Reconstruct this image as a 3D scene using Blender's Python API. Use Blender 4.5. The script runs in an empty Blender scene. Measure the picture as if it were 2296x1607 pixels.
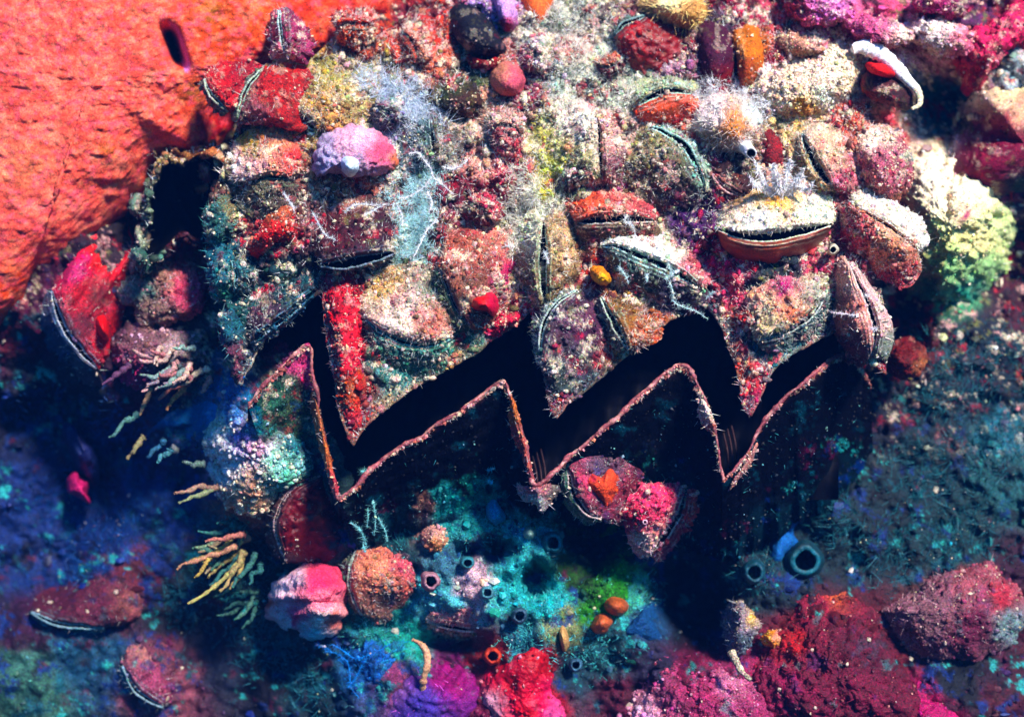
import bpy, math
import numpy as np

# ------------------------------------------------------------------ frame
# Working unit: one "p" = 0.174 mm on the reef. x to the right, y down, z = depth away from the camera.
U = 0.000174
DIST = 2600.0
CX, CY, ZC = 1148.0, 803.5, 0.6
rng = np.random.default_rng(7)
scene = bpy.context.scene

# ------------------------------------------------------------------ camera
cam_d = bpy.data.cameras.new('camera')
cam = bpy.data.objects.new('camera', cam_d)
scene.collection.objects.link(cam)
cam.location = (0, -DIST * U, ZC)
cam.rotation_euler = (math.radians(90), 0, 0)
cam_d.sensor_width = 36
cam_d.lens = 36 * DIST / 2296
cam_d.clip_start = 0.01
cam_d.clip_end = 20
cam_d.dof.use_dof = True
cam_d.dof.focus_distance = (DIST + 20) * U
cam_d.dof.aperture_fstop = 5.6
scene.camera = cam

# ------------------------------------------------------------------ world: daylight sky filtered blue by the water column
SUN_DIR = np.array([0.44, -0.72, 0.66])          # towards the light: right, from the camera side, above
SUN_DIR = SUN_DIR / np.linalg.norm(SUN_DIR)
elev = math.asin(SUN_DIR[2])
world = bpy.data.worlds.new('World')
scene.world = world
world.use_nodes = True
wn = world.node_tree
wn.nodes.clear()
wo = wn.nodes.new('ShaderNodeOutputWorld')
wb = wn.nodes.new('ShaderNodeBackground')
ws = wn.nodes.new('ShaderNodeTexSky')
ws.sky_type = 'NISHITA'
ws.sun_disc = False
ws.sun_elevation = elev
ws.sun_rotation = math.atan2(SUN_DIR[0], SUN_DIR[1])
wm = wn.nodes.new('ShaderNodeMix')
wm.data_type = 'RGBA'
wm.blend_type = 'MULTIPLY'
wm.inputs[0].default_value = 1.0
wm.inputs[7].default_value = (0.06, 0.40, 1.0, 1)
wn.links.new(ws.outputs[0], wm.inputs[6])
wn.links.new(wm.outputs[2], wb.inputs[0])
wb.inputs[1].default_value = 0.10
wn.links.new(wb.outputs[0], wo.inputs[0])

# ------------------------------------------------------------------ the one strong light
sd = bpy.data.lights.new('sun', 'SUN')
sd.energy = 5.0
sd.angle = math.radians(9.0)
sd.color = (1.0, 0.92, 0.88)
so = bpy.data.objects.new('sun', sd)
scene.collection.objects.link(so)
from mathutils import Vector
so.rotation_euler = Vector(SUN_DIR.tolist()).to_track_quat('Z', 'Y').to_euler()
so.location = (0.5, -1, 1.5)

scene.view_settings.view_transform = 'Standard'
scene.view_settings.look = 'None'
scene.view_settings.exposure = 0.85
scene.view_settings.gamma = 1.0
scene.view_settings.use_curve_mapping = False
scene.render.engine = 'CYCLES'

# ------------------------------------------------------------------ numeric helpers
def lin(h, k=1.0):
    if not isinstance(h, str):
        return np.array(h, float)
    c = np.array([int(h[i:i + 2], 16) / 255 for i in (0, 2, 4)])
    return np.where(c <= 0.04045, c / 12.92, ((c + 0.055) / 1.055) ** 2.4) * k

def _hash(ix, iy, iz, seed):
    h = (ix.astype(np.int64) * 374761393 + iy.astype(np.int64) * 668265263
         + iz.astype(np.int64) * 2147483647 + seed * 144665) & 0xFFFFFFFF
    h = ((h ^ (h >> 13)) * 1274126177) & 0xFFFFFFFF
    h = (h ^ (h >> 16)) * 2246822519 & 0xFFFFFFFF
    return (h ^ (h >> 15)) & 0xFFFFFFFF

def vnoise(x, y, z=0, seed=0):
    """smooth value noise, -1..1"""
    x, y, z = np.broadcast_arrays(np.asarray(x, float), np.asarray(y, float), np.asarray(z, float))
    ix, iy, iz = np.floor(x), np.floor(y), np.floor(z)
    fx, fy, fz = x - ix, y - iy, z - iz
    fx, fy, fz = [f * f * f * (f * (f * 6 - 15) + 10) for f in (fx, fy, fz)]
    r = 0
    for a in (0, 1):
        for b in (0, 1):
            for c in (0, 1):
                w = (fx if a else 1 - fx) * (fy if b else 1 - fy) * (fz if c else 1 - fz)
                r = r + w * (_hash(ix + a, iy + b, iz + c, seed) / 4294967295.0)
    return r * 2 - 1

def fbm(x, y, z=0, seed=0, octv=4, gain=0.5):
    r, a, t = 0, 1.0, 0
    x, y, z = np.asarray(x, float), np.asarray(y, float), np.asarray(z, float)
    for i in range(octv):
        r = r + a * vnoise(x * 2 ** i + 17.3 * i, y * 2 ** i - 9.1 * i, z * 2 ** i, seed + i * 31)
        t += a
        a *= gain
    return r / t

def worley(x, y, seed=0):
    """2-D distance to the nearest jittered point"""
    x, y = np.asarray(x, float), np.asarray(y, float)
    ix, iy = np.floor(x), np.floor(y)
    best = np.full(x.shape, 9.0)
    z0 = np.zeros_like(ix)
    for a in (-1, 0, 1):
        for b in (-1, 0, 1):
            jx = _hash(ix + a, iy + b, z0, seed) / 4294967295.0
            jy = _hash(ix + a, iy + b, z0 + 5, seed) / 4294967295.0
            d = np.hypot(ix + a + jx - x, iy + b + jy - y)
            best = np.minimum(best, d)
    return best

def curve(pts, n, closed=False):
    """Catmull-Rom through pts, resampled evenly to n points"""
    P = np.array(pts, float)
    m = len(P)
    if closed:
        Q = np.vstack([P[-1], P, P[0], P[1]])
        segs = m
    else:
        Q = np.vstack([2 * P[0] - P[1], P, 2 * P[-1] - P[-2]])
        segs = m - 1
    t = np.linspace(0, 1, 24, endpoint=False)[:, None]
    out = []
    for i in range(segs):
        a, b, c, d = Q[i], Q[i + 1], Q[i + 2], Q[i + 3]
        out.append(0.5 * ((2 * b) + (c - a) * t + (2 * a - 5 * b + 4 * c - d) * t ** 2 + (3 * b - a - 3 * c + d) * t ** 3))
    out = np.vstack(out + [P[:1] if closed else P[-1:]])
    L = np.concatenate([[0], np.cumsum(np.linalg.norm(np.diff(out, axis=0), axis=1))])
    s = np.linspace(0, L[-1], n, endpoint=not closed)
    return np.stack([np.interp(s, L, out[:, k]) for k in range(out.shape[1])], 1)

def poly_line(pts, n):
    P = np.array(pts, float)
    L = np.concatenate([[0], np.cumsum(np.linalg.norm(np.diff(P, axis=0), axis=1))])
    s = np.linspace(0, L[-1], n)
    return np.stack([np.interp(s, L, P[:, k]) for k in range(P.shape[1])], 1)

def grid_faces(nu, nv, wrap=False):
    iu = np.arange(nu if wrap else nu - 1)
    iv = np.arange(nv - 1)
    a, b = np.meshgrid(iu, iv, indexing='ij')
    a2 = (a + 1) % nu
    return np.stack([a * nv + b, a2 * nv + b, a2 * nv + b + 1, a * nv + b + 1], -1).reshape(-1, 4)

def normals(V, F):
    n = np.zeros_like(V)
    T = F if F.shape[1] == 3 else np.vstack([F[:, [0, 1, 2]], F[:, [0, 2, 3]]])
    c = np.cross(V[T[:, 1]] - V[T[:, 0]], V[T[:, 2]] - V[T[:, 0]])
    for k in range(3):
        np.add.at(n, T[:, k], c)
    l = np.linalg.norm(n, axis=1, keepdims=True)
    n = n / np.maximum(l, 1e-9)
    return n

def to_world(V):
    f = (DIST + V[:, 2]) / DIST
    return np.stack([(V[:, 0] - CX) * f * U, V[:, 2] * U, (CY - V[:, 1]) * f * U + ZC], 1)

# ------------------------------------------------------------------ materials (colour, painted shade included, comes from the Col attribute = pigment)
MATS = {}
def material(name, rough=0.6, spec=0.25, grain=0.5, grain_px=6, bump=0.5, bump_px=7, chroma=0.25, sss=0.0,
             streak=None, coat=0.0, mottle=0.3, mottle_px=45):
    if name in MATS:
        return MATS[name]
    m = bpy.data.materials.new(name)
    m.use_nodes = True
    nt = m.node_tree
    N, L = nt.nodes, nt.links
    N.clear()
    out = N.new('ShaderNodeOutputMaterial')
    bs = N.new('ShaderNodeBsdfPrincipled')
    L.new(bs.outputs[0], out.inputs[0])
    at = N.new('ShaderNodeAttribute'); at.attribute_name = 'Col'
    tc = N.new('ShaderNodeTexCoord')
    co = tc.outputs['Object']
    if streak:
        mp = N.new('ShaderNodeMapping'); mp.inputs['Scale'].default_value = streak
        L.new(co, mp.inputs[0]); co = mp.outputs[0]
    def noise(px, det=3, rough_=0.6):
        n = N.new('ShaderNodeTexNoise')
        n.inputs['Scale'].default_value = 1 / (px * U)
        n.inputs['Detail'].default_value = det
        n.inputs['Roughness'].default_value = rough_
        L.new(co, n.inputs['Vector'])
        return n
    def mapr(src, a, b, c, d):
        r = N.new('ShaderNodeMapRange')
        L.new(src, r.inputs[0])
        for i, v in enumerate((a, b, c, d)):
            r.inputs[i + 1].default_value = v
        return r.outputs[0]
    g = noise(grain_px, 2)
    mo = noise(mottle_px, 4)
    v1 = mapr(g.outputs[0], 0.32, 0.68, 1 - grain, 1 + grain)
    v2 = mapr(mo.outputs[0], 0.3, 0.7, 1 - mottle, 1 + mottle)
    mul = N.new('ShaderNodeMath'); mul.operation = 'MULTIPLY'
    L.new(v1, mul.inputs[0]); L.new(v2, mul.inputs[1])
    sc = N.new('ShaderNodeVectorMath'); sc.operation = 'SCALE'
    L.new(at.outputs['Color'], sc.inputs[0]); L.new(mul.outputs[0], sc.inputs['Scale'])
    # chroma jitter: each channel gets its own small noise, as mixed pigments do
    cn = noise(grain_px * 0.8, 1)
    sub = N.new('ShaderNodeVectorMath'); sub.operation = 'MULTIPLY_ADD'
    L.new(cn.outputs['Color'], sub.inputs[0])
    sub.inputs[1].default_value = (chroma * 4,) * 3
    sub.inputs[2].default_value = (1 - chroma * 2,) * 3
    mx = N.new('ShaderNodeVectorMath'); mx.operation = 'MULTIPLY'
    L.new(sc.outputs[0], mx.inputs[0]); L.new(sub.outputs[0], mx.inputs[1])
    cl = N.new('ShaderNodeVectorMath'); cl.operation = 'MAXIMUM'
    L.new(mx.outputs[0], cl.inputs[0]); cl.inputs[1].default_value = (0.001,) * 3
    mn = N.new('ShaderNodeVectorMath'); mn.operation = 'MINIMUM'
    L.new(cl.outputs[0], mn.inputs[0]); mn.inputs[1].default_value = (0.92,) * 3
    L.new(mn.outputs[0], bs.inputs['Base Color'])
    bs.inputs['Roughness'].default_value = rough
    bs.inputs['Specular IOR Level'].default_value = spec
    if sss:
        bs.inputs['Subsurface Weight'].default_value = sss
        bs.inputs['Subsurface Radius'].default_value = (0.004, 0.002, 0.0015)
        bs.inputs['Subsurface Scale'].default_value = 1.0
    if coat:
        bs.inputs['Coat Weight'].default_value = coat
        bs.inputs['Coat Roughness'].default_value = 0.25
    b1 = noise(bump_px, 4, 0.7)
    bp = N.new('ShaderNodeBump')
    bp.inputs['Strength'].default_value = bump
    bp.inputs['Distance'].default_value = bump_px * U * 0.8
    L.new(b1.outputs[0], bp.inputs['Height'])
    L.new(bp.outputs[0], bs.inputs['Normal'])
    MATS[name] = m
    return m

M_REEF = material('reef_crust', grain=0.75, grain_px=3.6, bump=1.0, bump_px=8, chroma=0.5, mottle=0.5, mottle_px=30)
M_SHELL = material('encrusted_shell', grain=0.75, grain_px=3.6, bump=1.0, bump_px=7, chroma=0.5, mottle=0.45, mottle_px=28)
M_DARK = material('dark_shell_face', grain=0.7, grain_px=4, bump=0.6, bump_px=9, chroma=0.4, mottle=0.5, rough=0.8, spec=0.02)
M_SMOOTH = material('smooth_shell', grain=0.5, grain_px=3.4, bump=0.45, bump_px=6, chroma=0.4, rough=0.45, spec=0.35)
M_SPONGE = material('sponge', grain=0.5, grain_px=3.6, bump=0.5, bump_px=10, chroma=0.4, rough=0.75, spec=0.15, mottle=0.25)
M_SOFT = material('soft_tunic', grain=0.4, grain_px=3.6, bump=0.5, bump_px=10, chroma=0.3, rough=0.5, spec=0.25)
M_MANTLE = material('dark_mantle', grain=0.5, grain_px=6, bump=0.2, chroma=0.3, rough=0.6, spec=0.05)
M_LIP = material('shell_lip', grain=0.5, grain_px=5, bump=0.5, bump_px=5, chroma=0.3, rough=0.5, spec=0.3)
M_TURF = material('turf_grain', grain=0.3, grain_px=4, bump=0.0, chroma=0.3, rough=0.6, spec=0.3, mottle=0.3, mottle_px=20)
M_THREAD = material('hydroid_thread', grain=0.3, grain_px=6, bump=0.3, chroma=0.15, rough=0.6, spec=0.2)

# ------------------------------------------------------------------ object helpers
def mk(name, V, F, col, mat, parent=None, origin=None, smooth=True):
    """V in p-space. Returns the object; mesh is stored relative to the thing's origin."""
    W = to_world(V)
    if parent is not None:
        o0 = np.array(parent['_o'])
    elif origin is not None:
        o0 = np.array(origin)
    else:
        o0 = W.mean(0)
    W = W - o0
    me = bpy.data.meshes.new(name)
    k = F.shape[1]
    me.vertices.add(len(W)); me.vertices.foreach_set('co', W.astype(np.float32).ravel())
    me.loops.add(F.size); me.loops.foreach_set('vertex_index', F.astype(np.int32).ravel())
    me.polygons.add(len(F))
    me.polygons.foreach_set('loop_start', np.arange(0, F.size, k, dtype=np.int32))
    me.polygons.foreach_set('loop_total', np.full(len(F), k, np.int32))
    me.polygons.foreach_set('use_smooth', np.full(len(F), smooth))
    me.update(calc_edges=True)
    ca = me.color_attributes.new('Col', 'FLOAT_COLOR', 'POINT')
    c = np.ones((len(W), 4), np.float32)
    cc_ = np.broadcast_to(np.asarray(col, float), (len(W), 3))
    lu = cc_ @ np.array([.3, .5, .2])
    cc_ = np.clip(lu[:, None] + (cc_ - lu[:, None]) * 1.14, 0.0006, 1) ** 1.06
    c[:, :3] = np.clip(cc_, 0.0006, .88)
    ca.data.foreach_set('color', c.ravel())
    me.materials.append(mat)
    ob = bpy.data.objects.new(name, me)
    scene.collection.objects.link(ob)
    if parent is not None:
        ob.parent = parent
    else:
        ob.location = o0
        ob['_o'] = [float(v) for v in o0]
    return ob

def tag(o, label, cat=None, group=None, kind=None):
    if label: o['label'] = label
    if cat: o['category'] = cat
    if group: o['group'] = group
    if kind: o['kind'] = kind
    return o

def thing(name, label, cat, xyz, group=None):
    o = bpy.data.objects.new(name, None)
    scene.collection.objects.link(o)
    w = to_world(np.array([xyz], float))[0]
    o.location = w
    o.empty_display_size = 0.01
    o['_o'] = [float(v) for v in w]
    return tag(o, label, cat, group)

def displace(V, F, fn):
    n = normals(V, F)
    n = np.where((n[:, 2:3] > 0), -n, n)
    return V + n * fn(V)[:, None]

def tube(pts, r, n=None, seg=7, taper=1.0, rough=0.0, seed=0):
    pts = np.array(pts, float)
    n = n or max(6, int(len(pts) * 8))
    P = curve(pts, n)
    T = np.gradient(P, axis=0)
    T /= np.maximum(np.linalg.norm(T, axis=1, keepdims=True), 1e-6)
    up = np.array([0.13, 0.2, -1.0])
    A = np.cross(T, up); A /= np.maximum(np.linalg.norm(A, axis=1, keepdims=True), 1e-6)
    B = np.cross(T, A)
    a = np.linspace(0, 2 * np.pi, seg, endpoint=False)
    rr = r * np.linspace(1, taper, n) if np.isscalar(r) else np.interp(np.linspace(0, 1, n), np.linspace(0, 1, len(r)), r)
    rr = rr * (1 + rough * vnoise(np.arange(n) * 0.9, seed * 3.1, 0, seed))
    V = P[:, None, :] + rr[:, None, None] * (np.cos(a)[None, :, None] * A[:, None] + np.sin(a)[None, :, None] * B[:, None])
    V = V.reshape(-1, 3)
    i, j = np.meshgrid(np.arange(n - 1), np.arange(seg), indexing='ij')
    F = np.stack([i * seg + j, i * seg + (j + 1) % seg, (i + 1) * seg + (j + 1) % seg, (i + 1) * seg + j], -1).reshape(-1, 4)
    # end caps as collapsed quads towards centre points
    c0, c1 = len(V), len(V) + 1
    V = np.vstack([V, P[0] - T[0] * rr[0] * .5, P[-1] + T[-1] * rr[-1] * .5])
    jj = np.arange(seg)
    F = np.vstack([F, np.stack([np.full(seg, c0), (jj + 1) % seg, jj, np.full(seg, c0)], 1)[:0]])
    cap = []
    for q in range(0, seg - 1, 2):
        cap.append([c0, q, q + 1, (q + 2) % seg])
        b = (n - 1) * seg
        cap.append([c1, b + (q + 2) % seg, b + q + 1, b + q])
    if seg % 2:
        pass
    F = np.vstack([F, np.array(cap)])
    return V, F

def join(parts):
    Vs, Fs, Cs, off = [], [], [], 0
    for V, F, c in parts:
        Vs.append(V); Fs.append(F + off)
        Cs.append(np.broadcast_to(np.asarray(c, float), (len(V), 3)))
        off += len(V)
    return np.vstack(Vs), np.vstack(Fs), np.vstack(Cs)

# ------------------------------------------------------------------ pigments of the crusts by place, shade of dark areas painted in
PIG_SHADE = [
 # top
 (840,40,60,'b84020'),(900,40,40,'7a2030'),(960,90,50,'c04030'),(820,100,50,'b04a28'),(900,120,50,'c8503c'),(970,140,40,'c86850'),
 (1060,180,50,'3c4a30'),(1130,130,40,'9a5a50'),(1110,20,35,'a880b0'),(1190,90,35,'f0dcc0'),(1200,150,30,'40203a'),(1260,40,45,'8a9080'),
 (1290,110,40,'b8706a'),(1340,150,50,'cfd6b8'),(1290,180,50,'a0b0a0'),(1500,90,60,'701828'),(1600,60,50,'4a3040'),(1660,30,40,'b02850'),
 (1680,110,50,'b06018'),(1760,60,40,'c04050'),(1850,30,55,'d080b0'),(1800,120,45,'704048'),(1900,60,50,'c06080'),(2000,40,60,'c05070'),
 (2080,80,55,'d8a0a8'),(2180,30,55,'502048'),(2210,90,40,'d0305c'),(2280,60,45,'b02048'),(2260,130,50,'90a0a0'),(2170,150,45,'c03040'),
 (2020,90,40,'e0b8b8'),(1950,110,40,'a05050'),(1740,130,30,'c02c48'),(1830,80,30,'e0a8a0'),
 # upper band
 (740,200,60,'a89858'),(820,200,50,'b0a070'),(860,160,50,'908468'),(900,230,50,'9098a8'),(960,280,40,'607080'),(1010,230,50,'4a4020'),
 (1050,300,45,'c0a890'),(1080,350,45,'c88878'),(1150,400,50,'c04858'),(1130,330,45,'c87070'),(1200,300,45,'b8b080'),(1250,300,45,'d8d0a0'),
 (1290,260,40,'f0d8c8'),(1210,420,35,'a8a030'),(1240,370,45,'98a040'),(1300,380,50,'a8a888'),(1400,340,50,'b08878'),(1390,420,50,'90405a'),
 (1440,400,50,'707058'),(1540,500,60,'401850'),(1640,300,50,'c09878'),(1600,380,50,'70304a'),(1850,200,70,'f0d8c8'),(1750,180,60,'f4dcd0'),
 (1800,260,50,'d8b070'),(1900,260,50,'c0503c'),(1960,300,50,'c87868'),(2020,400,60,'a85868'),(2100,360,60,'e0c8a8'),(1640,180,40,'8a3040'),
 (1500,170,50,'b08090'),(1430,190,50,'a0a890'),(1180,220,40,'803848'),(1090,240,40,'b88870'),(1560,300,40,'c05848'),
 # middle band
 (560,450,50,'786048'),(620,500,50,'b02830'),(760,440,50,'8a6a50'),(700,480,50,'704848'),(800,420,50,'b06050'),(900,430,50,'a8b0a0'),
 (930,500,50,'90b0a8'),(920,560,50,'78a098'),(1000,450,50,'702838'),(1060,440,45,'702030'),(1010,520,45,'804040'),(1100,500,40,'c8a080'),
 (1190,440,45,'e8e4c8'),(1150,500,50,'c8c098'),(1170,600,50,'807858'),(1280,560,50,'806040'),(1320,600,35,'a83020'),(1260,680,40,'503038'),
 (1480,540,50,'d0c8a8'),(1600,580,50,'c83058'),(1640,640,45,'c84860'),(1540,640,60,'504860'),(1450,620,60,'485850'),(1400,700,50,'8a5a30'),
 (1470,740,45,'b05830'),(1660,720,40,'a04038'),(1700,660,40,'283848'),(1750,590,60,'1c2c30'),(1850,600,50,'b04858'),(850,620,50,'785838'),
 (930,620,50,'607850'),(900,840,60,'307068'),(860,800,50,'386858'),(960,830,50,'306858'),(1060,750,50,'387060'),(1100,740,35,'b02840'),
 (1140,700,40,'c02848'),(770,640,45,'b01830'),(765,730,40,'c81828'),(790,800,40,'c01c38'),(790,860,40,'9a2818'),(800,940,40,'a03838'),
 (930,880,35,'c89068'),(860,930,35,'c8a080'),(1010,830,30,'b08058'),(600,620,60,'183c40'),(560,700,50,'1c4848'),(650,640,50,'205048'),
 (600,730,40,'582840'),(520,600,50,'185058'),(1240,910,40,'c04038'),(1280,860,40,'505050'),(1650,850,35,'b84838'),(1690,900,30,'c83058'),
 (1740,770,50,'206068'),(1080,640,60,'985048'),(1000,700,50,'406848'),
 # left of and under the gape
 (600,900,50,'305848'),(650,950,50,'385040'),(700,1000,50,'207070'),(560,940,40,'1c6078'),(500,900,50,'2070a8'),(480,950,40,'d8d8c0'),
 (540,1030,45,'b090c0'),(600,1060,50,'d090a0'),(560,1100,50,'c08868'),(640,1030,45,'80c0a8'),(700,830,35,'d05078'),(660,800,35,'b04870'),
 (1000,1180,50,'2c8484'),(960,1190,35,'a87868'),(1100,1160,50,'248880'),(1180,1180,40,'4090a0'),(1150,1250,50,'3c9c9c'),(1000,1250,50,'305868'),
 (900,1200,60,'184048'),(1060,1300,50,'b898a0'),(980,1340,50,'509ca4'),(1140,1320,50,'349494'),(1230,1350,45,'30a0a0'),(1290,1300,50,'183c10'),
 (1380,1260,45,'206820'),(1330,1350,45,'287018'),(1260,1400,50,'707850'),(1420,1330,40,'48a080'),(1460,1380,50,'285078'),(1340,1230,50,'060818'),
 (1550,1350,70,'040612'),(1120,1228,24,'03060c'),(1198,1305,24,'03060c'),(1210,1270,14,'03060c'),(1050,1236,18,'04101c'),(1340,1200,34,'03050e'),(880,1180,40,'041018'),(1620,1230,40,'06101c'),(1500,1300,40,'04060e'),(1180,1440,50,'206070'),(1350,1460,60,'205058'),(1450,1500,50,'302848'),(1300,1500,50,'184050'),(1400,1560,50,'702040'),  # near-black entries at the hollows paint their shade
 (1550,1540,60,'982850'),(1650,1560,60,'b84070'),(1750,1520,50,'c03060'),(1850,1590,60,'902048'),(1850,1450,80,'780c24'),(1950,1500,60,'700c28'),
 (2080,1580,50,'d03070'),(2150,1400,60,'905048'),(2200,1330,50,'a04038'),(2260,1550,50,'602030'),(2150,1520,60,'101c28'),(1100,1470,45,'801c28'),
 (1150,1540,40,'c01838'),(1200,1570,40,'d8103a'),(1220,1480,40,'b01030'),(1090,1590,40,'902050'),(1000,1530,50,'a02878'),(950,1580,40,'603898'),
 (880,1510,40,'a04878'),(830,1500,40,'1868a8'),(790,1480,40,'186898'),(850,1400,50,'207870'),(900,1420,50,'28a090'),(700,1480,50,'183840'),
 (650,1420,50,'184850'),(600,1500,70,'141428'),(500,1450,80,'102440'),(680,1560,50,'183c48'),(560,1340,60,'183828'),(500,1300,50,'184838'),
 (400,1380,60,'101828'),(300,1280,40,'702838'),(250,1340,50,'803848'),(120,1360,50,'602040'),(380,1520,60,'a05868'),(200,1460,60,'286080'),
 (50,1520,60,'508878'),(150,1250,90,'103c80'),(120,1150,90,'103c84'),(200,1000,80,'18285c'),(60,900,80,'0c1434'),(300,1100,80,'10488c'),  # blue entries paint water haze in the lower left hollow
 (400,950,60,'1868a0'),(30,760,50,'701030'),(80,700,50,'601040'),(180,900,60,'102838'),(300,850,50,'603050'),(300,700,60,'402838'),(400,400,40,'030308'),(400,470,50,'030308'),(400,550,40,'030308'),(450,500,30,'04040c'),(455,600,24,'060a14'),(470,330,30,'10040a'),(430,640,30,'102028'),  # near-black entries paint the shade of the left opening
 (60,1420,50,'401838'),(30,1580,60,'407060'),
 # right
 (2100,900,80,'0c2830'),(2200,800,80,'0c2430'),(2000,900,70,'081020'),(1800,1050,80,'060a18'),(2250,980,50,'287080'),(2100,1050,70,'144048'),
 (2250,1080,60,'2c6c70'),(2000,1150,70,'103038'),(2150,1200,70,'18484c'),(2270,1250,50,'401830'),(1900,1200,70,'103840'),(1750,1300,60,'183c48'),
 (2000,700,60,'0a0a20'),(2280,700,50,'381020'),(2280,620,60,'401020'),(2050,790,50,'501018'),(2230,1500,50,'38182c'),(2280,1400,50,'601c30'),
 (1600,1200,60,'184050'),(1650,1130,50,'0c1c2c'),(2120,560,60,'a8c088'),(2120,620,60,'408860'),(2110,230,60,'106070'),(2220,340,70,'601838'),
]
PX = np.array([p[0] for p in PIG_SHADE], float); PY = np.array([p[1] for p in PIG_SHADE], float); PR = np.array([p[2] for p in PIG_SHADE], float)
PC = np.array([lin(p[3]) for p in PIG_SHADE])
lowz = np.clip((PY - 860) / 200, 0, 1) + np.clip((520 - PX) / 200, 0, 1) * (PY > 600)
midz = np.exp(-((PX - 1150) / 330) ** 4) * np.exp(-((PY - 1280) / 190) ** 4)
PC = PC * (1 - 0.56 * np.clip(lowz, 0, 1) * (1 - midz))[:, None] * (1 + .05 * midz * (PC.mean(1) > .03))[:, None]  # light falloff painted in: lower and left colours dimmed
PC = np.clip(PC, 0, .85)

OVER_TOP = [('f4e4c4', 0.20), ('380818', 0.24), ('6a6a3c', 0.18), ('b01c34', 0.16), ('d8a8a0', 0.14), ('0e0c20', 0.27)]
OVER_LOW = [('3c9c98', 0.05), ('050818', 0.20), ('184c58', 0.15), ('4c1430', 0.05), ('0c2c64', 0.18)]  # deep blue entry carries painted water haze
def patchy(c, x, y, k=1.0):
    """small neighbouring colonies, and painted blue haze low down, break each patch up"""
    low = np.clip((y - 760) / 300, 0, 1)
    low = np.maximum(low, np.clip((480 - x) / 150, 0, 1) * np.clip((y - 500) / 250, 0, 1))[:, None]
    for pal, wt in ((OVER_TOP, 1 - low), (OVER_LOW, low)):
        for i, (h, cov) in enumerate(pal):
            sc = 26 if pal is OVER_TOP else 48
            n = fbm(x / sc, y / sc, i * 5.3, 200 + i, 5, 0.72)
            m = np.clip((n - (0.42 - cov)) * 9, 0, 1)[:, None] * 0.82 * wt * k
            c = c * (1 - m) + lin(h) * m
    return c

def pigment_shade(x, y, warp=34):
    x = np.asarray(x, float); y = np.asarray(y, float)
    wx = x + warp * fbm(x / 45, y / 45, 0, 3, 4, 0.65)
    wy = y + warp * fbm(x / 45, y / 45, 7, 9, 4, 0.65)
    out = np.zeros((len(x), 3))
    for s in range(0, len(x), 20000):
        d2 = ((wx[s:s + 20000, None] - PX) ** 2 + (wy[s:s + 20000, None] - PY) ** 2) / (PR ** 2)
        w = 1.0 / (d2 + 0.05) ** 3
        w /= w.sum(1, keepdims=True)
        out[s:s + 20000] = w @ PC
    return patchy(out, x, y)

# ------------------------------------------------------------------ scatter of grains and filaments
TET = np.array([[0, 1, 2], [0, 2, 3], [0, 3, 1], [1, 3, 2]])
OCT = np.array([[0, 2, 4], [2, 1, 4], [1, 3, 4], [3, 0, 4], [2, 0, 5], [1, 2, 5], [3, 1, 5], [0, 3, 5]])

def sample_surface(V, F, n):
    T = F if F.shape[1] == 3 else np.vstack([F[:, [0, 1, 2]], F[:, [0, 2, 3]]])
    a, b, c = V[T[:, 0]], V[T[:, 1]], V[T[:, 2]]
    nn = np.cross(b - a, c - a)
    ar = np.linalg.norm(nn, axis=1) / 2
    m = (a + b + c) / 3
    ok = (m[:, 0] > -80) & (m[:, 0] < 2380) & (m[:, 1] > -80) & (m[:, 1] < 1690)
    w = ar * ok
    if w.sum() <= 0:
        return None
    idx = rng.choice(len(T), n, p=w / w.sum())
    r1, r2 = rng.random(n), rng.random(n)
    q = np.sqrt(r1)
    P = (1 - q)[:, None] * a[idx] + (q * (1 - r2))[:, None] * b[idx] + (q * r2)[:, None] * c[idx]
    N = nn[idx] / np.maximum(2 * ar[idx, None], 1e-9)
    N = np.where(N[:, 2:3] > 0, -N, N)
    return P, N, T[idx, 0], w.sum()

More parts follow.
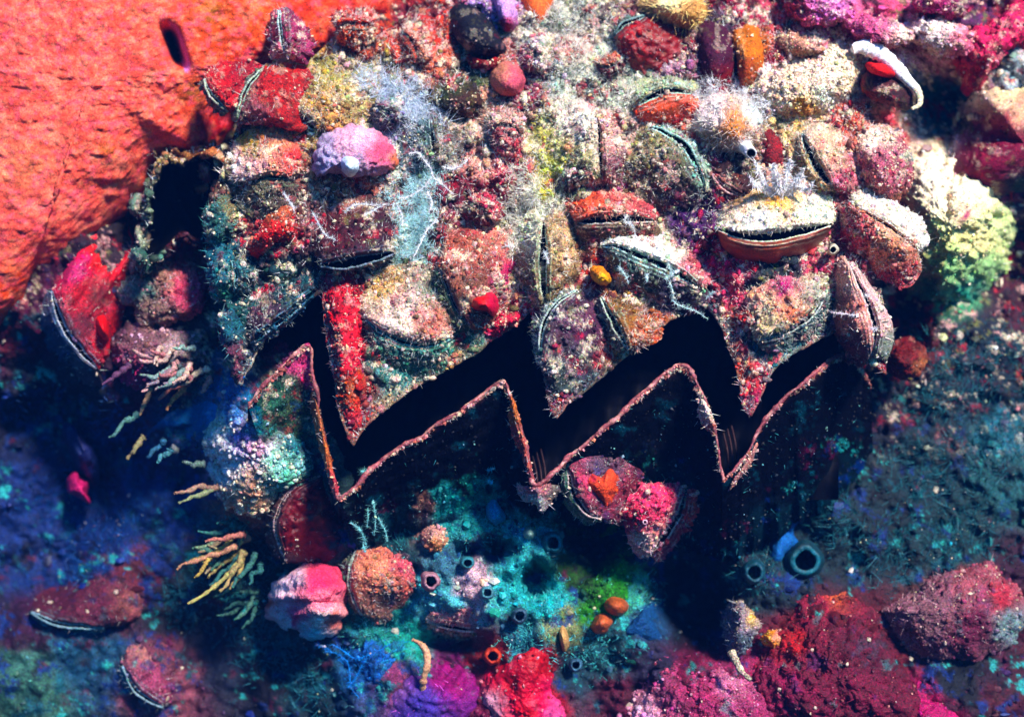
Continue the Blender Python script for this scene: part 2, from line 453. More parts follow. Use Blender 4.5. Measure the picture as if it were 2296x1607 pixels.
def grains(V, F, col, n, size=(1.3, 3.6), pale=0.35, palec='ffe6c4', jitter=0.5, hair=0.0, hlen=(8, 24), hcol='dfe8e8', clump=0.0, hw=0.9, mask=None):
    """little sand grains / polyps (octahedra) and filaments (thin spikes) over a surface"""
    if n <= 0: return None
    s = sample_surface(V, F, n)
    if s is None: return None
    P, N, vi, _ = s
    keep = np.ones(len(P), bool)
    if clump:
        keep &= fbm(P[:, 0] / 30, P[:, 1] / 30, 0, 5, 3) > (rng.random(len(P)) - 0.55) * clump
    if mask is not None:
        keep &= mask(P)
    b0 = col[vi] if np.ndim(col) == 2 else np.broadcast_to(col, (len(P), 3))
    keep &= rng.random(len(P)) < np.clip(0.22 + 5 * b0.mean(1), 0, 1)
    P, N, vi = P[keep], N[keep], vi[keep]
    n = len(P)
    if n == 0: return None
    base = col[vi] if np.ndim(col) == 2 else np.broadcast_to(col, (n, 3))
    nh = int(n * hair)
    parts = []
    # grains
    ng = n - nh
    if ng:
        p, nr = P[:ng], N[:ng]
        r = size[0] + (size[1] - size[0]) * rng.random(ng) ** 3.2 + 2.6 * (rng.random(ng) < 0.03)
        k = rng.normal(size=(ng, 3)); k /= np.linalg.norm(k, axis=1, keepdims=True)
        k2 = np.cross(k, rng.normal(size=(ng, 3))); k2 /= np.maximum(np.linalg.norm(k2, axis=1, keepdims=True), 1e-6)
        k3 = np.cross(k, k2)
        st = 0.6 + 0.9 * rng.random((ng, 3))
        c = p + nr * (r * 0.5)[:, None]
        vv = np.stack([c + k * (r * st[:, 0])[:, None], c - k * (r * st[:, 0])[:, None], c + k2 * (r * st[:, 1])[:, None],
                       c - k2 * (r * st[:, 1])[:, None], c + k3 * (r * st[:, 2])[:, None], c - k3 * (r * st[:, 2])[:, None]], 1).reshape(-1, 3)
        ff = (OCT[None] + 6 * np.arange(ng)[:, None, None]).reshape(-1, 3)
        cl = fbm(p[:, 0] / 19, p[:, 1] / 19, 3, 88, 3)
        up = np.clip(0.75 - nr[:, 1] * 0.7, 0.3, 1.3)
        isp = rng.random(ng) < pale * np.clip(0.75 + 4.5 * cl, 0.06, 3.0) * up
        cc = base[:ng] * (0.55 + 1.1 * rng.random((ng, 1))) * (1 + jitter * (rng.random((ng, 3)) - 0.5))
        pc = lin(palec) * (0.45 + 0.6 * rng.random((ng, 1))) * (1 + 0.35 * (rng.random((ng, 3)) - 0.5))
        cc = np.where(isp[:, None], pc * 0.65 + cc * 0.35, cc)
        parts.append((vv, ff, np.repeat(np.clip(cc, 0.002, 0.9), 6, 0)))
    if nh:
        p, nr = P[ng:], N[ng:]
        d = nr + 0.7 * rng.normal(size=(nh, 3)); d[:, 1] -= 0.35
        d /= np.linalg.norm(d, axis=1, keepdims=True)
        a = np.cross(d, rng.normal(size=(nh, 3))); a /= np.maximum(np.linalg.norm(a, axis=1, keepdims=True), 1e-6)
        b = np.cross(d, a)
        w = hw * (0.6 + 0.8 * rng.random((nh, 1)))
        l = (hlen[0] + (hlen[1] - hlen[0]) * rng.random((nh, 1)) ** 2)
        vv = np.stack([p + a * w, p - a * w * .5 + b * w * .87, p - a * w * .5 - b * w * .87, p + d * l + 0.15 * l * rng.normal(size=(nh, 3))], 1).reshape(-1, 3)
        ff = (TET[None] + 4 * np.arange(nh)[:, None, None]).reshape(-1, 3)
        cc = base[ng:] * 0.5 + lin(hcol) * (0.3 + 0.5 * rng.random((nh, 1)))
        parts.append((vv, ff, np.repeat(np.clip(cc, 0.002, 0.9), 4, 0)))
    return join(parts)

ICO = None
def lumplets(V0, F0, C0, n, size=(3.5, 9), jit=0.5, white=.13):
    s = sample_surface(V0, F0, n)
    if s is None: return None
    P, N, vi, _ = s
    keep = (fbm(P[:, 0] / 40, P[:, 1] / 40, 0, 66, 3) > -0.25 + 0.5 * (rng.random(n) - 0.5)) & (rng.random(n) < np.clip(0.3 + 4 * C0[vi].mean(1), 0, 1))
    P, N, vi = P[keep], N[keep], vi[keep]
    m = len(P)
    if m == 0: return None
    g = (1 + 5 ** .5) / 2
    iv = np.array([[-1, g, 0], [1, g, 0], [-1, -g, 0], [1, -g, 0], [0, -1, g], [0, 1, g], [0, -1, -g], [0, 1, -g], [g, 0, -1], [g, 0, 1], [-g, 0, -1], [-g, 0, 1]]) / math.sqrt(1 + g * g)
    fi = np.array([[0,11,5],[0,5,1],[0,1,7],[0,7,10],[0,10,11],[1,5,9],[5,11,4],[11,10,2],[10,7,6],[7,1,8],[3,9,4],[3,4,2],[3,2,6],[3,6,8],[3,8,9],[4,9,5],[2,4,11],[6,2,10],[8,6,7],[9,8,1]])
    r = size[0] + (size[1] - size[0]) * rng.random(m) ** 2.2
    st = 0.55 + 0.8 * rng.random((m, 1, 3))
    V = (P + N * r[:, None] * .15)[:, None] + iv[None] * r[:, None, None] * st * (0.7 + 0.6 * rng.random((m, 12, 1)))
    F = (fi[None] + 12 * np.arange(m)[:, None, None]).reshape(-1, 3)
    C = C0[vi] * (1 + jit * (rng.random((m, 3)) - 0.5)) * (0.5 + 1.0 * rng.random((m, 1)))
    q = (rng.random(m) < white)[:, None]
    C = np.where(q, C * .4 + lin('f8e8cc') * 0.55, C)
    C = np.repeat(C, 12, 0).reshape(m, 12, 3) * (0.75 + 0.5 * rng.random((m, 12, 1)))
    return V.reshape(-1, 3), F, np.clip(C.reshape(-1, 3), .002, .9)

def add_lumplets(parent, V, F, C, n, name='turf_clump', **k):
    g = lumplets(V, F, C, n, **k)
    if g is None: return
    o = mk(name, g[0], g[1], g[2], M_REEF, parent)
    o['kind'] = 'stuff'

def add_grains(parent, name, V, F, col, n, **k):
    g = grains(V, F, col, n, **k)
    if g is None: return None
    o = mk(name, g[0], g[1], g[2], M_TURF, parent, smooth=False)
    o['kind'] = 'stuff'
    return o

# ================================================================== SURFACES
def bumpg(x, c, w):
    return np.exp(-((x - c) / w) ** 2)

TEETH = [(795, 1000, 780, 560), (1240, 940, 1225, 480), (1690, 930, 1730, 560)]
NOTCH = [(620, 800, 560, 400), (1190, 695, 1010, 300), (1570, 690, 1500, 300), (1885, 745, 1900, 400)]
def pleat(x, y):
    r = np.zeros_like(np.asarray(x, float))
    for (x0, y0, x1, y1) in TEETH:
        t = np.clip((y0 - y) / (y0 - y1), 0, 1.3)
        r = r - 62 * bumpg(x, x0 + (x1 - x0) * t, 95) * np.clip(1.15 - 0.7 * t, 0.15, 1)
    for (x0, y0, x1, y1) in NOTCH:
        t = np.clip((y0 - y) / (y0 - y1), -1, 1.3)
        r = r + 48 * bumpg(x, x0 + (x1 - x0) * np.clip(t, 0, 1.3), 90) * np.clip(1.1 - 0.7 * np.abs(t), 0.1, 1)
    return r

def H_up(x, y):
    """depth of the upper valve's outer face"""
    x = np.asarray(x, float); y = np.asarray(y, float)
    t = np.clip((820 - y) / 820, -0.3, 1.4)
    base = 120 * t + 190 * np.clip(t, 0, 2) ** 2.2
    side = 120 * np.clip((640 - x) / 260, 0, 2) ** 2 + 90 * np.clip((x - 1850) / 300, 0, 2) ** 2
    return base + side + pleat(x, y)

REEF_Z = [(0,0,520),(300,0,520),(600,0,480),(900,0,330),(1200,-40,330),(1500,-40,330),(1800,20,300),(2100,40,330),(2300,40,380),(2300,300,360),
 (1950,150,270),(2100,300,420),(2150,450,330),(2250,600,520),(2050,700,420),(2250,850,430),(2000,900,420),(2100,1050,400),(1800,1050,430),(1700,1150,400),
 (2250,1100,360),(1900,1200,330),(2100,1250,330),(2250,1350,300),(2050,1450,280),(1850,1450,180),(1700,1350,240),(1550,1350,400),(1480,1250,330),(1550,1550,170),
 (1750,1600,130),(2100,1600,180),(1300,1300,250),(1340,1240,360),(1200,1250,150),(1050,1200,190),(1000,1300,140),(1200,1400,150),(1100,1330,140),(1400,1400,230),(1350,1500,260),
 (1150,1550,190),(950,1550,200),(1000,1450,300),(850,1350,240),(700,1350,260),(600,1450,420),(450,1450,500),(450,1550,420),(350,1500,360),(250,1330,420),
 (150,1450,420),(50,1550,380),(100,1250,640),(200,1100,700),(100,950,650),(300,1050,620),(400,1150,480),(420,950,380),(560,1000,160),(480,1000,250),
 (560,1100,170),(640,1050,110),(560,900,180),(640,900,130),(700,1180,180),(560,1250,360),(480,800,330),(400,700,330),(300,620,350),(200,600,340),(100,700,360),(60,820,450),
 (220,800,340),(350,850,320),(400,480,520),(420,560,500),(500,350,420),(300,350,560),(100,350,560),(900,1100,330),(1100,1050,340),(1400,1050,330),(1000,600,460),(1300,500,460),(1600,500,460),
 (700,500,440),(1250,800,500),(1500,800,500),(800,850,480),(1900,500,400),(-200,600,560),(-200,1400,560),(2500,200,460),(2500,1000,460),(2500,1500,400),(1200,1800,200),(400,1800,400),(1900,1800,180),(1200,-250,520),(300,-250,620),(2100,-250,460)]
RZ = np.array(REEF_Z, float)
PITS = [(1120, 1228, 42, 22, 130), (1200, 1305, 34, 42, 150), (1050, 1235, 30, 14, 80), (1550, 1350, 78, 100, 200), (1340, 1205, 52, 48, 180),
        (2112, 235, 62, 80, 170), (400, 470, 90, 120, 320), (1020, 1435, 60, 22, 90), (1150, 1500, 14, 10, 60), (2030, 720, 50, 60, 120),
        (330, 620, 60, 40, 60), (1660, 1190, 30, 24, 60), (440, 1060, 60, 50, 120)]
def H_reef_s(x, y):
    x = np.asarray(x, float); y = np.asarray(y, float)
    shp = x.shape
    x, y = x.ravel(), y.ravel()
    out = np.zeros(len(x))
    for s in range(0, len(x), 30000):
        d2 = (x[s:s + 30000, None] - RZ[:, 0]) ** 2 + (y[s:s + 30000, None] - RZ[:, 1]) ** 2
        w = 1.0 / (d2 + 900) ** 1.8
        out[s:s + 30000] = (w @ RZ[:, 2]) / w.sum(1)
    for (px, py, rx, ry, dz) in PITS:
        q = ((x - px) / rx) ** 2 + ((y - py) / ry) ** 2
        out = out + dz * np.exp(-q ** 1.6)
    return out.reshape(shp)
def relief(x, y, seed=1, amp=1.0):
    """lumps and hollows of the crust: rounded cells + fractal"""
    wx = x + 18 * fbm(x / 60, y / 60, 1, seed)
    wy = y + 18 * fbm(x / 60, y / 60, 4, seed + 2)
    c1 = np.clip(1 - worley(wx / 78, wy / 78, seed), 0, 1)
    c2 = np.clip(1 - worley(wx / 31, wy / 31, seed + 5), 0, 1)
    c3 = np.clip(1 - worley(x / 12, y / 12, seed + 8), 0, 1)
    return amp * (40 * c1 ** 1.3 + 20 * c2 + 8 * c3 + 26 * fbm(x / 120, y / 120, 0, seed + 11, 3) + 9 * fbm(x / 18, y / 18, 0, seed + 21, 3) - 42)

# ------------------------------------------------------------------ the reef wall behind everything
xs = np.concatenate([np.arange(-420, -60, 24), np.arange(-60, 2370, 4.6), np.arange(2370, 2800, 24)])
ys = np.concatenate([np.arange(-420, -60, 24), np.arange(-60, 1680, 4.6), np.arange(1680, 2100, 24)])
gx, gy = np.meshgrid(xs, ys, indexing='ij')
gz = H_reef_s(gx.ravel(), gy.ravel()).reshape(gx.shape)
gz = gz - relief(gx, gy, 1, 1.0)
Vr = np.stack([gx.ravel(), gy.ravel(), gz.ravel()], 1)
Fr = grid_faces(len(xs), len(ys))
Cr = pigment_shade(Vr[:, 0], Vr[:, 1])
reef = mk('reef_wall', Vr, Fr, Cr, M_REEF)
reef['kind'] = 'structure'
reef['label'] = 'rock wall of the reef crusted with magenta and teal growth, shade painted navy'
g = grains(Vr, Fr, Cr, 46000, size=(1.2, 3.4), pale=0.05, palec='80b8b8', hair=0.4, hlen=(6, 20), hcol='2c6c74', clump=1.3)
lp = lumplets(Vr, Fr, Cr, 5200, size=(4, 12), white=.03)
g = join([g, lp])
rt = mk('reef_turf', g[0], g[1], g[2], M_TURF, None, smooth=False)
tag(rt, 'fine sand grains and algal fuzz covering the reef wall', 'algae', kind='stuff')

# ================================================================== GIANT OYSTER
UP_RIM = [(478,470),(484,560),(492,640),(510,720),(530,800),(548,860),(556,830),(580,780),(610,742),(660,700),(722,648),
          (724,700),(733,780),(748,860),(766,940),(796,1000),(815,968),(850,925),(930,868),(1000,830),(1060,795),(1120,752),(1172,712),(1192,696),
          (1200,740),(1208,800),(1222,870),(1234,925),(1250,940),(1275,905),(1330,862),(1400,800),(1460,755),(1505,715),(1545,698),(1585,690),
          (1608,715),(1628,760),(1645,800),(1658,860),(1664,905),(1686,932),(1702,905),(1720,860),(1745,820),(1790,785),(1840,757),(1880,745),
          (1905,775),(1950,812),(1990,838)]
NU, NV = 900, 230
rim = poly_line(UP_RIM, NU)
rim[1:-1] = 0.25 * rim[:-2] + 0.5 * rim[1:-1] + 0.25 * rim[2:]
jn = np.arange(NU)
jag = 1 + 2.2 * np.clip((640 - rim[:, 0]) / 120, 0, 1)[:, None]
rim += jag * np.stack([2.4 * fbm(jn / 7, 0, 0, 61, 3) + 5 * fbm(jn / 24, 0, 0, 63, 2), 2.6 * fbm(jn / 6, 3, 0, 62, 3) + 5 * fbm(jn / 22, 3, 0, 64, 2)], 1)
top = curve([(490, 400), (525, 300), (562, 205), (620, 135), (700, 125), (765, 75), (880, 55), (960, -5), (1100, -40), (1500, -45), (1800, -30), (1900, 80), (1945, 200), (1960, 305)], NU)
linx = top
tt = np.linspace(0, 1, NV) ** 0.85
VX = rim[:, None, 0] * (1 - tt) + top[:, None, 0] * tt
VY = rim[:, None, 1] * (1 - tt) + top[:, None, 1] * tt
VZ = H_up(VX, VY)
edge = np.clip(tt * 14, 0, 1)[None]
VZ = VZ - relief(VX, VY, 40, 1.15) * edge + 6 * (1 - edge)
outer = np.stack([VX, VY, VZ], -1)
# rolled edge + inner face of the valve, going back into the cavity
inn = []
for k, (dz, dy) in enumerate([(5, 3), (13, 3), (20, -2), (60, -20), (140, -45), (240, -60), (330, -60)]):
    q = outer[:, 0].copy(); q[:, 2] += dz; q[:, 1] += dy
    inn.append(q)
full = np.concatenate([np.stack(inn[::-1], 1), outer], 1)
Vu = full.reshape(-1, 3)
Fu = grid_faces(NU, full.shape[1])
Cu = pigment_shade(Vu[:, 0], Vu[:, 1], 22)
inner_mask = np.zeros((NU, full.shape[1]), bool); inner_mask[:, :5] = True
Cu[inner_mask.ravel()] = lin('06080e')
lipm = np.zeros((NU, full.shape[1]), bool); lipm[:, 5:9] = True
Cu[lipm.ravel()] = Cu[lipm.ravel()] * 0.5 + lin('8a7860') * 0.4
giant = thing('giant_oyster', 'huge gaping oyster with a black zigzag mouth, crusted all over with smaller oysters and turf', 'giant oyster', (1200, 800, 420))
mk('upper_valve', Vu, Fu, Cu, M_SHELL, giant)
Fo = grid_faces(NU, NV)
Vo = outer.reshape(-1, 3); Co = pigment_shade(Vo[:, 0], Vo[:, 1], 22)
add_grains(giant, 'upper_turf', Vo, Fo, Co, 100000, size=(0.8, 3.0), pale=0.46, palec='ffe4b8', hair=0.45, hlen=(6, 22), hcol='d8e0d8',
           mask=lambda P: rng.random(len(P)) < np.clip(1.15 - P[:, 1] / 900, 0.28, 1))

add_lumplets(giant, Vo, Fo, Co, 7500, size=(3.5, 11))

LOW_RIM = [(556,905),(578,880),(606,852),(640,815),(672,785),(692,775),(700,835),(712,900),(722,960),(734,1020),(746,1080),(757,1122),(790,1096),
           (826,1060),(868,1022),(920,990),(975,952),(1030,925),(1082,888),(1112,864),(1132,858),(1148,885),(1160,930),(1176,985),(1186,1040),(1196,1094),
           (1225,1080),(1262,1040),(1310,998),(1370,945),(1430,890),(1480,848),(1520,822),(1542,822),(1560,848),(1574,890),(1590,930),(1606,972),(1614,1030),
           (1622,1078),(1650,1052),(1676,1015),(1692,972),(1722,930),(1765,892),(1810,850),(1845,815),(1880,792),(1912,802),(1938,830),(1955,872)]
NL, NM = 760, 130
lrim = poly_line(LOW_RIM, NL)
lrim[1:-1] = 0.25 * lrim[:-2] + 0.5 * lrim[1:-1] + 0.25 * lrim[2:]
jl = np.arange(NL)
lrim += np.stack([2.4 * fbm(jl / 6, 0, 0, 71, 3) + 5 * fbm(jl / 22, 0, 0, 73, 2), 2.8 * fbm(jl / 5, 3, 0, 72, 3) + 6 * fbm(jl / 20, 3, 0, 74, 2)], 1)
LP = [(692,775),(1132,858),(1535,820),(1960,790)]
LVV = [(757,1122),(1196,1094),(1622,1078)]
def H_low(x, y, t):
    z = 10 + 250 * t ** 1.25
    for (a, b) in LP:
        z = z + 34 * bumpg(x, a + 10 * t, 80) * (1 - 0.5 * t)
    for (a, b) in LVV:
        z = z - 40 * bumpg(x, a - 10 * t, 60) * (1 - 0.4 * t)
    return z + 90 * np.clip((640 - x) / 200, 0, 1) ** 2 + 330 * np.clip((x - 1790) / 200, 0, 1.5) ** 1.6
bot_n = 26 * fbm(np.arange(NL) / 30, 0, 0, 99, 4) + 10 * fbm(np.arange(NL) / 7, 0, 0, 98, 3)
bx = np.interp(np.linspace(0, 1, NL), [0, .2, .5, .8, 1], [640, 800, 1190, 1620, 1960])
by = np.interp(np.linspace(0, 1, NL), [0, .2, .35, .5, .65, .8, 1], [1120, 1200, 1160, 1180, 1180, 1230, 1060]) + 30 + bot_n
tm = np.linspace(0, 1, NM)
LX = lrim[:, None, 0] * (1 - tm) + bx[:, None] * tm
LY = lrim[:, None, 1] * (1 - tm) + by[:, None] * tm
LZ = H_low(LX, LY, tm[None])
fold = 7 * np.sin(tm[None] * 46 + 3 * fbm(LX / 90, LY / 90, 0, 77)) * np.clip(tm[None] * 6, 0, 1)
LZ = LZ - fold * 0.35 - 8 * fbm(LX / 30, LY / 30, 0, 78, 4) * np.clip(tm[None] * 10, 0, 1)
louter = np.stack([LX, LY, LZ], -1)
LZ = LZ + 60 * np.clip((tm[None] - .8) / .2, 0, 1) ** 2
louter[..., 2] = LZ
linn = []
for (dz, dy) in [(4, -4), (10, -5), (18, -1), (60, 20), (140, 45), (240, 60), (330, 60)]:
    q = louter[:, 0].copy(); q[:, 2] += dz; q[:, 1] += dy
    linn.append(q)
lfull = np.concatenate([np.stack(linn[::-1], 1), louter], 1)
Vl = lfull.reshape(-1, 3)
Fl = grid_faces(NL, lfull.shape[1])
tfull = np.concatenate([-np.ones(7), tm])
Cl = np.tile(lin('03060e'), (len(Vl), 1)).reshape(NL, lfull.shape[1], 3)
rimc = pigment_shade(lrim[:, 0], lrim[:, 1])
edgew = np.zeros(lfull.shape[1]); edgew[4:7] = 1; edgew[7:] = np.exp(-tm * 75)
pinkish = lin('b86a60')[None] * (0.5 + 0.5 * fbm(jl / 12, 0, 0, 81, 3))[:, None] + lin('d8b8a8') * np.clip(fbm(jl / 9, 5, 0, 82, 3), 0, 1)[:, None]
Cl = Cl * (1 - edgew[None, :, None]) + pinkish[:, None] * edgew[None, :, None]
stain = np.clip(fbm(LX / 40, LY / 40, 0, 83, 5, .65) * 2 - 0.5, 0, 1)[..., None]
Cl[:, 7:] = Cl[:, 7:] * (1 - stain * .7) + lin('1a5062') * stain * .6
grow = np.clip((tm[None] - 0.52 + 0.35 * fbm(LX / 50, LY / 50, 0, 85, 5, .65)) * 5, 0, 1)[..., None] * .8
Cl[:, 7:] = Cl[:, 7:] * (1 - grow) + pigment_shade(LX.ravel(), LY.ravel() + 60).reshape(LX.shape + (3,)) * grow
left = (np.clip((800 - lfull[..., 0]) / 60, 0, 1) * np.clip((lfull[..., 0] * 0 + 1), 0, 1))[..., None]
left[:, :3] = 0
Cl = Cl * (1 - left) + pigment_shade(lfull[..., 0].ravel(), lfull[..., 1].ravel()).reshape(Cl.shape) * left
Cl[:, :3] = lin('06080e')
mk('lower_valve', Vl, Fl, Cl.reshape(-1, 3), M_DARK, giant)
add_grains(giant, 'lower_turf', louter.reshape(-1, 3), grid_faces(NL, NM), Cl[:, 7:].reshape(-1, 3), 6500, size=(1.3, 3.6), pale=0.12, palec='90c8c8',
           hair=0.2, hlen=(6, 18), hcol='408890')
# crumbs along the lower rim
ridx = np.array([[i, i + 1, i + 1, i] for i in range(NL - 1)])
strip = np.stack([louter[:, 0], louter[:, 4]], 1).reshape(-1, 3)
add_grains(giant, 'rim_crumbs', strip, grid_faces(NL, 2), np.repeat(pinkish, 2, 0), 6500, size=(1.2, 6.0), pale=0.45, palec='e8d8c0', hair=0.35, hlen=(6, 17), hcol='90b0b0', clump=1.2)
ustrip = np.stack([outer[:, 0], outer[:, 6]], 1).reshape(-1, 3)
add_grains(giant, 'rim_crumbs', ustrip, grid_faces(NU, 2), np.repeat(pigment_shade(rim[:, 0], rim[:, 1]), 2, 0), 6500, size=(1.0, 4.2), pale=0.4, palec='e8dcc8', hair=0.6, hlen=(6, 18), hcol='90c0c0', clump=1.0)
rp = np.stack([lrim[:, 0], lrim[:, 1], louter[:, 0, 2] - 1], 1)
for a0, a1 in ((0, 0.14), (0.14, 0.36), (0.36, 0.56), (0.56, 0.80), (0.80, 1.0)):
    q = rp[int(a0 * NL):int(a1 * NL)][::6]
    rr = 4.2 + 4.2 * fbm(np.arange(40) / 3, a0 * 9, 0, 55, 3)
    V, F = tube(q, rr, n=len(q) * 4, seg=8, rough=.35, seed=int(a0 * 50))
    c = lin('8c4c50')[None] * (0.6 + 0.5 * rng.random((len(V), 1))) + lin('d8b0a0')[None] * np.clip(fbm(V[:, 0] / 16, V[:, 1] / 16, 0, 56, 3), 0, 1)[:, None]
    mk('shell_edge', V, F, c, M_LIP, giant)
# dark flesh closing the cavity
mx_, my_ = np.meshgrid(np.linspace(590, 1880, 120), np.linspace(600, 1120, 60), indexing='ij')
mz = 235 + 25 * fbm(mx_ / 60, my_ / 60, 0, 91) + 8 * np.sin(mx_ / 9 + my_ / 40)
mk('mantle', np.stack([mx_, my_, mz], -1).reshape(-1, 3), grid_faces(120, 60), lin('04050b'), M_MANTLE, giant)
# gill lamellae glimpsed in the two right-hand valleys
for (x, y, n, dx) in [(1206, 1052, 3, 9), (1634, 1000, 3, 9)]:
    for i in range(n):
        V, F = tube([(x + i * dx, y - i * 8 + 45, 100), (x + i * dx - 3, y - i * 8 + 10, 112), (x + i * dx - 12, y - i * 8 - 30, 140)], 2.6, 14, 6)
        mk('gill_plate', V, F, lin('260a0c'), M_SOFT, giant)

# ================================================================== BUILDERS OF THE SMALL LIFE
def surf(x, y, w='u'):
    x = np.asarray(x, float); y = np.asarray(y, float)
    if w == 'f':
        return 385 + 0.03 * x
    if w == 'l':
        rx = np.array([p[0] for p in LOW_RIM], float); ry = np.array([p[1] for p in LOW_RIM], float)
        o = np.argsort(rx)
        return H_low(x, y, np.clip((y - np.interp(x, rx[o], ry[o])) / 390, 0, 1.0))
    return H_up(x, y) if w == 'u' else H_reef_s(x, y)

def tint(col, x, y, patch=0.5):
    """col: hex, or [(x, y, r, hex), ...] blended by place"""
    if isinstance(col, str):
        c = np.tile(lin(col), (len(x), 1))
    else:
        q = np.array([[p[0], p[1], p[2]] for p in col], float)
        cc = np.array([lin(p[3]) for p in col])
        wx = x + 22 * fbm(x / 25, y / 25, 0, 3, 4, .65); wy = y + 22 * fbm(x / 25, y / 25, 7, 9, 4, .65)
        d2 = ((wx[:, None] - q[:, 0]) ** 2 + (wy[:, None] - q[:, 1]) ** 2) / q[:, 2] ** 2
        w = 1 / (d2 + 0.12) ** 1.7
        w /= w.sum(1, keepdims=True)
        c = w @ cc
    return patchy(c, x, y, patch) if patch else c

GROUP_OY = 'small oysters cemented on the reef and the giant shell'
def oyster(label, slit, A, B, cA, cB, gap=12, lift=30, bulge=(38, 24), sink=30, w='u', turfA=900, turfB=500, patch=(0.6, 0.6), rough=(6, 5),
           matA=None, matB=None, lipc='8ca090', pale=0.35, hair=0.2, hcol='d8e0d8', ns=80, nt=44, name='small_oyster', zoff=0, dome=False):
    sl = np.array(slit, float)
    S2 = curve(sl, ns)
    cx, cy = S2.mean(0)
    zc = float(surf(cx, cy, w)) - lift + zoff
    s = np.linspace(0, 1, ns)
    zl = zc + 22 * np.abs(2 * s - 1) ** 4 + 0.25 * (surf(S2[:, 0], S2[:, 1], w) - float(surf(cx, cy, w)))
    th = thing(name, label, 'oyster', (cx, cy, zc + lift), GROUP_OY)
    T = np.gradient(S2, axis=0); T /= np.linalg.norm(T, axis=1, keepdims=True)
    Nn = np.stack([-T[:, 1], T[:, 0]], 1)
    # wavy, uneven gape
    seed = int(abs(cx * 7 + cy * 13)) % 9973
    g = gap * 0.5 * np.sin(np.pi * np.clip(s, 0.001, 0.999)) ** 0.5 * (1 + 0.3 * fbm(s * 7, seed * 0.1, 0, seed, 3))
    wob = 2.0 * fbm(s * 9, 5 + seed * .1, 0, seed + 3, 3)
    S2 = S2 + Nn * wob[:, None]
    meshes = []
    for side, (pts, col, bl, mt, tn, pt, rg) in enumerate(((A, cA, bulge[0], matA, turfA, patch[0], rough[0]), (B, cB, bulge[1], matB, turfB, patch[1], rough[1]))):
        O = curve([tuple(sl[0])] + list(pts) + [tuple(sl[-1])], ns)
        mid = np.array(pts, float).mean(0) - np.array([cx, cy])
        sg = 1 if (Nn[ns // 2] @ mid) > 0 else -1
        lip = S2 + Nn * (g * sg)[:, None]
        O = O + (2.5 if rg < 3.1 else 11) * np.sin(np.pi * s)[:, None] * np.stack([fbm(s * 14, side, 0, seed + 6, 3), fbm(s * 14, side + 9, 0, seed + 8, 3)], 1)
        wd = np.linalg.norm(O - lip, axis=1); wf = (wd / wd.max()) ** 0.55
        t = np.linspace(0, 1, nt)
        X = lip[:, None, 0] * (1 - t) + O[:, None, 0] * t
        Y = lip[:, None, 1] * (1 - t) + O[:, None, 1] * t
        zo = surf(O[:, 0], O[:, 1], w) + sink + zoff
        ti = t[None]
        if rg < 3.1 or dome:
            Z = zl[:, None] * (1 - ti ** 1.6) + zo[:, None] * ti ** 1.6 - 0.72 * bl * wf[:, None] * np.sin(np.pi * ti ** 0.72) ** 0.8
        else:
            k2 = (1 - ti) ** 1.25
            Z = zl[:, None] * k2 + (zo[:, None] - sink * .7) * (1 - k2) - 1.0 * bl * wf[:, None] * 2.5 * ti ** 0.5 * (1 - ti) ** 1.25
        band = 1.3 * np.sin(ti * (wd.max() / 4.5) + 2 * fbm(X / 40, Y / 40, 0, seed)) * np.clip(ti * 8, 0, 1)
        rr = (rg if rg < 3.1 else rg * 1.7) * (fbm(X / 22, Y / 22, 0, seed + 11, 4, 0.6) + 0.7 * (0.6 - worley(X / 13, Y / 13, seed)) + 0.9 * fbm(X / 60, Y / 60, 0, seed + 19, 2))
        gd = ti * wd[:, None]
        band = band + 2.6 * np.exp(-((gd - 8.5) / 2.2) ** 2) + 2.0 * np.exp(-((gd - 18) / 3) ** 2) - 1.5 * np.exp(-((gd - 4.5) / 1.8) ** 2)
        if rg >= 3.1: rr = rr + rg * 1.5 * (0.35 - np.abs(fbm(X / 34, Y / 34, 3, seed + 31, 3)))
        Z = Z - (band + rr * np.clip(ti * 6, 0.1, 1))
        outer_ = np.stack([X, Y, Z], -1)
        inn_ = []
        for (dz, k) in ((4, -0.8), (10, -0.4), (26, 2), (60, 8)):
            q = outer_[:, 0].copy(); q[:, :2] += Nn * (sg * -k)[..., None] if False else Nn * sg * k; q[:, 2] += dz
            inn_.append(q)
        ful = np.concatenate([np.stack(inn_[::-1], 1), outer_], 1)
        V = ful.reshape(-1, 3); F = grid_faces(ns, ful.shape[1])
        C = tint(col, V[:, 0], V[:, 1], pt).reshape(ns, -1, 3)
        C[:, :2] = lin('0a0810'); C[:, 2:5] = C[:, 2:5] * .4 + lin(lipc) * .5
        dist = np.concatenate([np.full((ns, 4), -5.0), t[None] * wd[:, None]], 1) + 1.6 * fbm(ful[..., 0] / 9, ful[..., 1] / 9, 0, seed + 2, 3)
        for d0, wdt, cc, kk in ((4.5, 1.5, '14100f', .7), (8.5, 1.8, lipc, .65), (13, 1.6, '1c1412', .55), (18, 2.2, lipc, .35)):
            mm = (np.exp(-((dist - d0) / wdt) ** 2) * kk * np.clip(.6 + 1.4 * fbm(ful[..., 0] / 20, ful[..., 1] / 20, d0, seed, 2), 0, 1))[..., None]
            C = C * (1 - mm) + lin(cc) * mm
        C = C.reshape(-1, 3)
        mk('upper_valve' if side == 0 else 'lower_valve', V, F, C, mt or M_SHELL, th)
        Fo_ = grid_faces(ns, nt)
        if tn: meshes.append((outer_.reshape(-1, 3), Fo_, C.reshape(ns, -1, 3)[:, 4:].reshape(-1, 3), tn))
        # pale finely scalloped lip bead
        Lp = np.concatenate([lip, (zl + 0.5)[:, None]], 1)[2:-2:1]
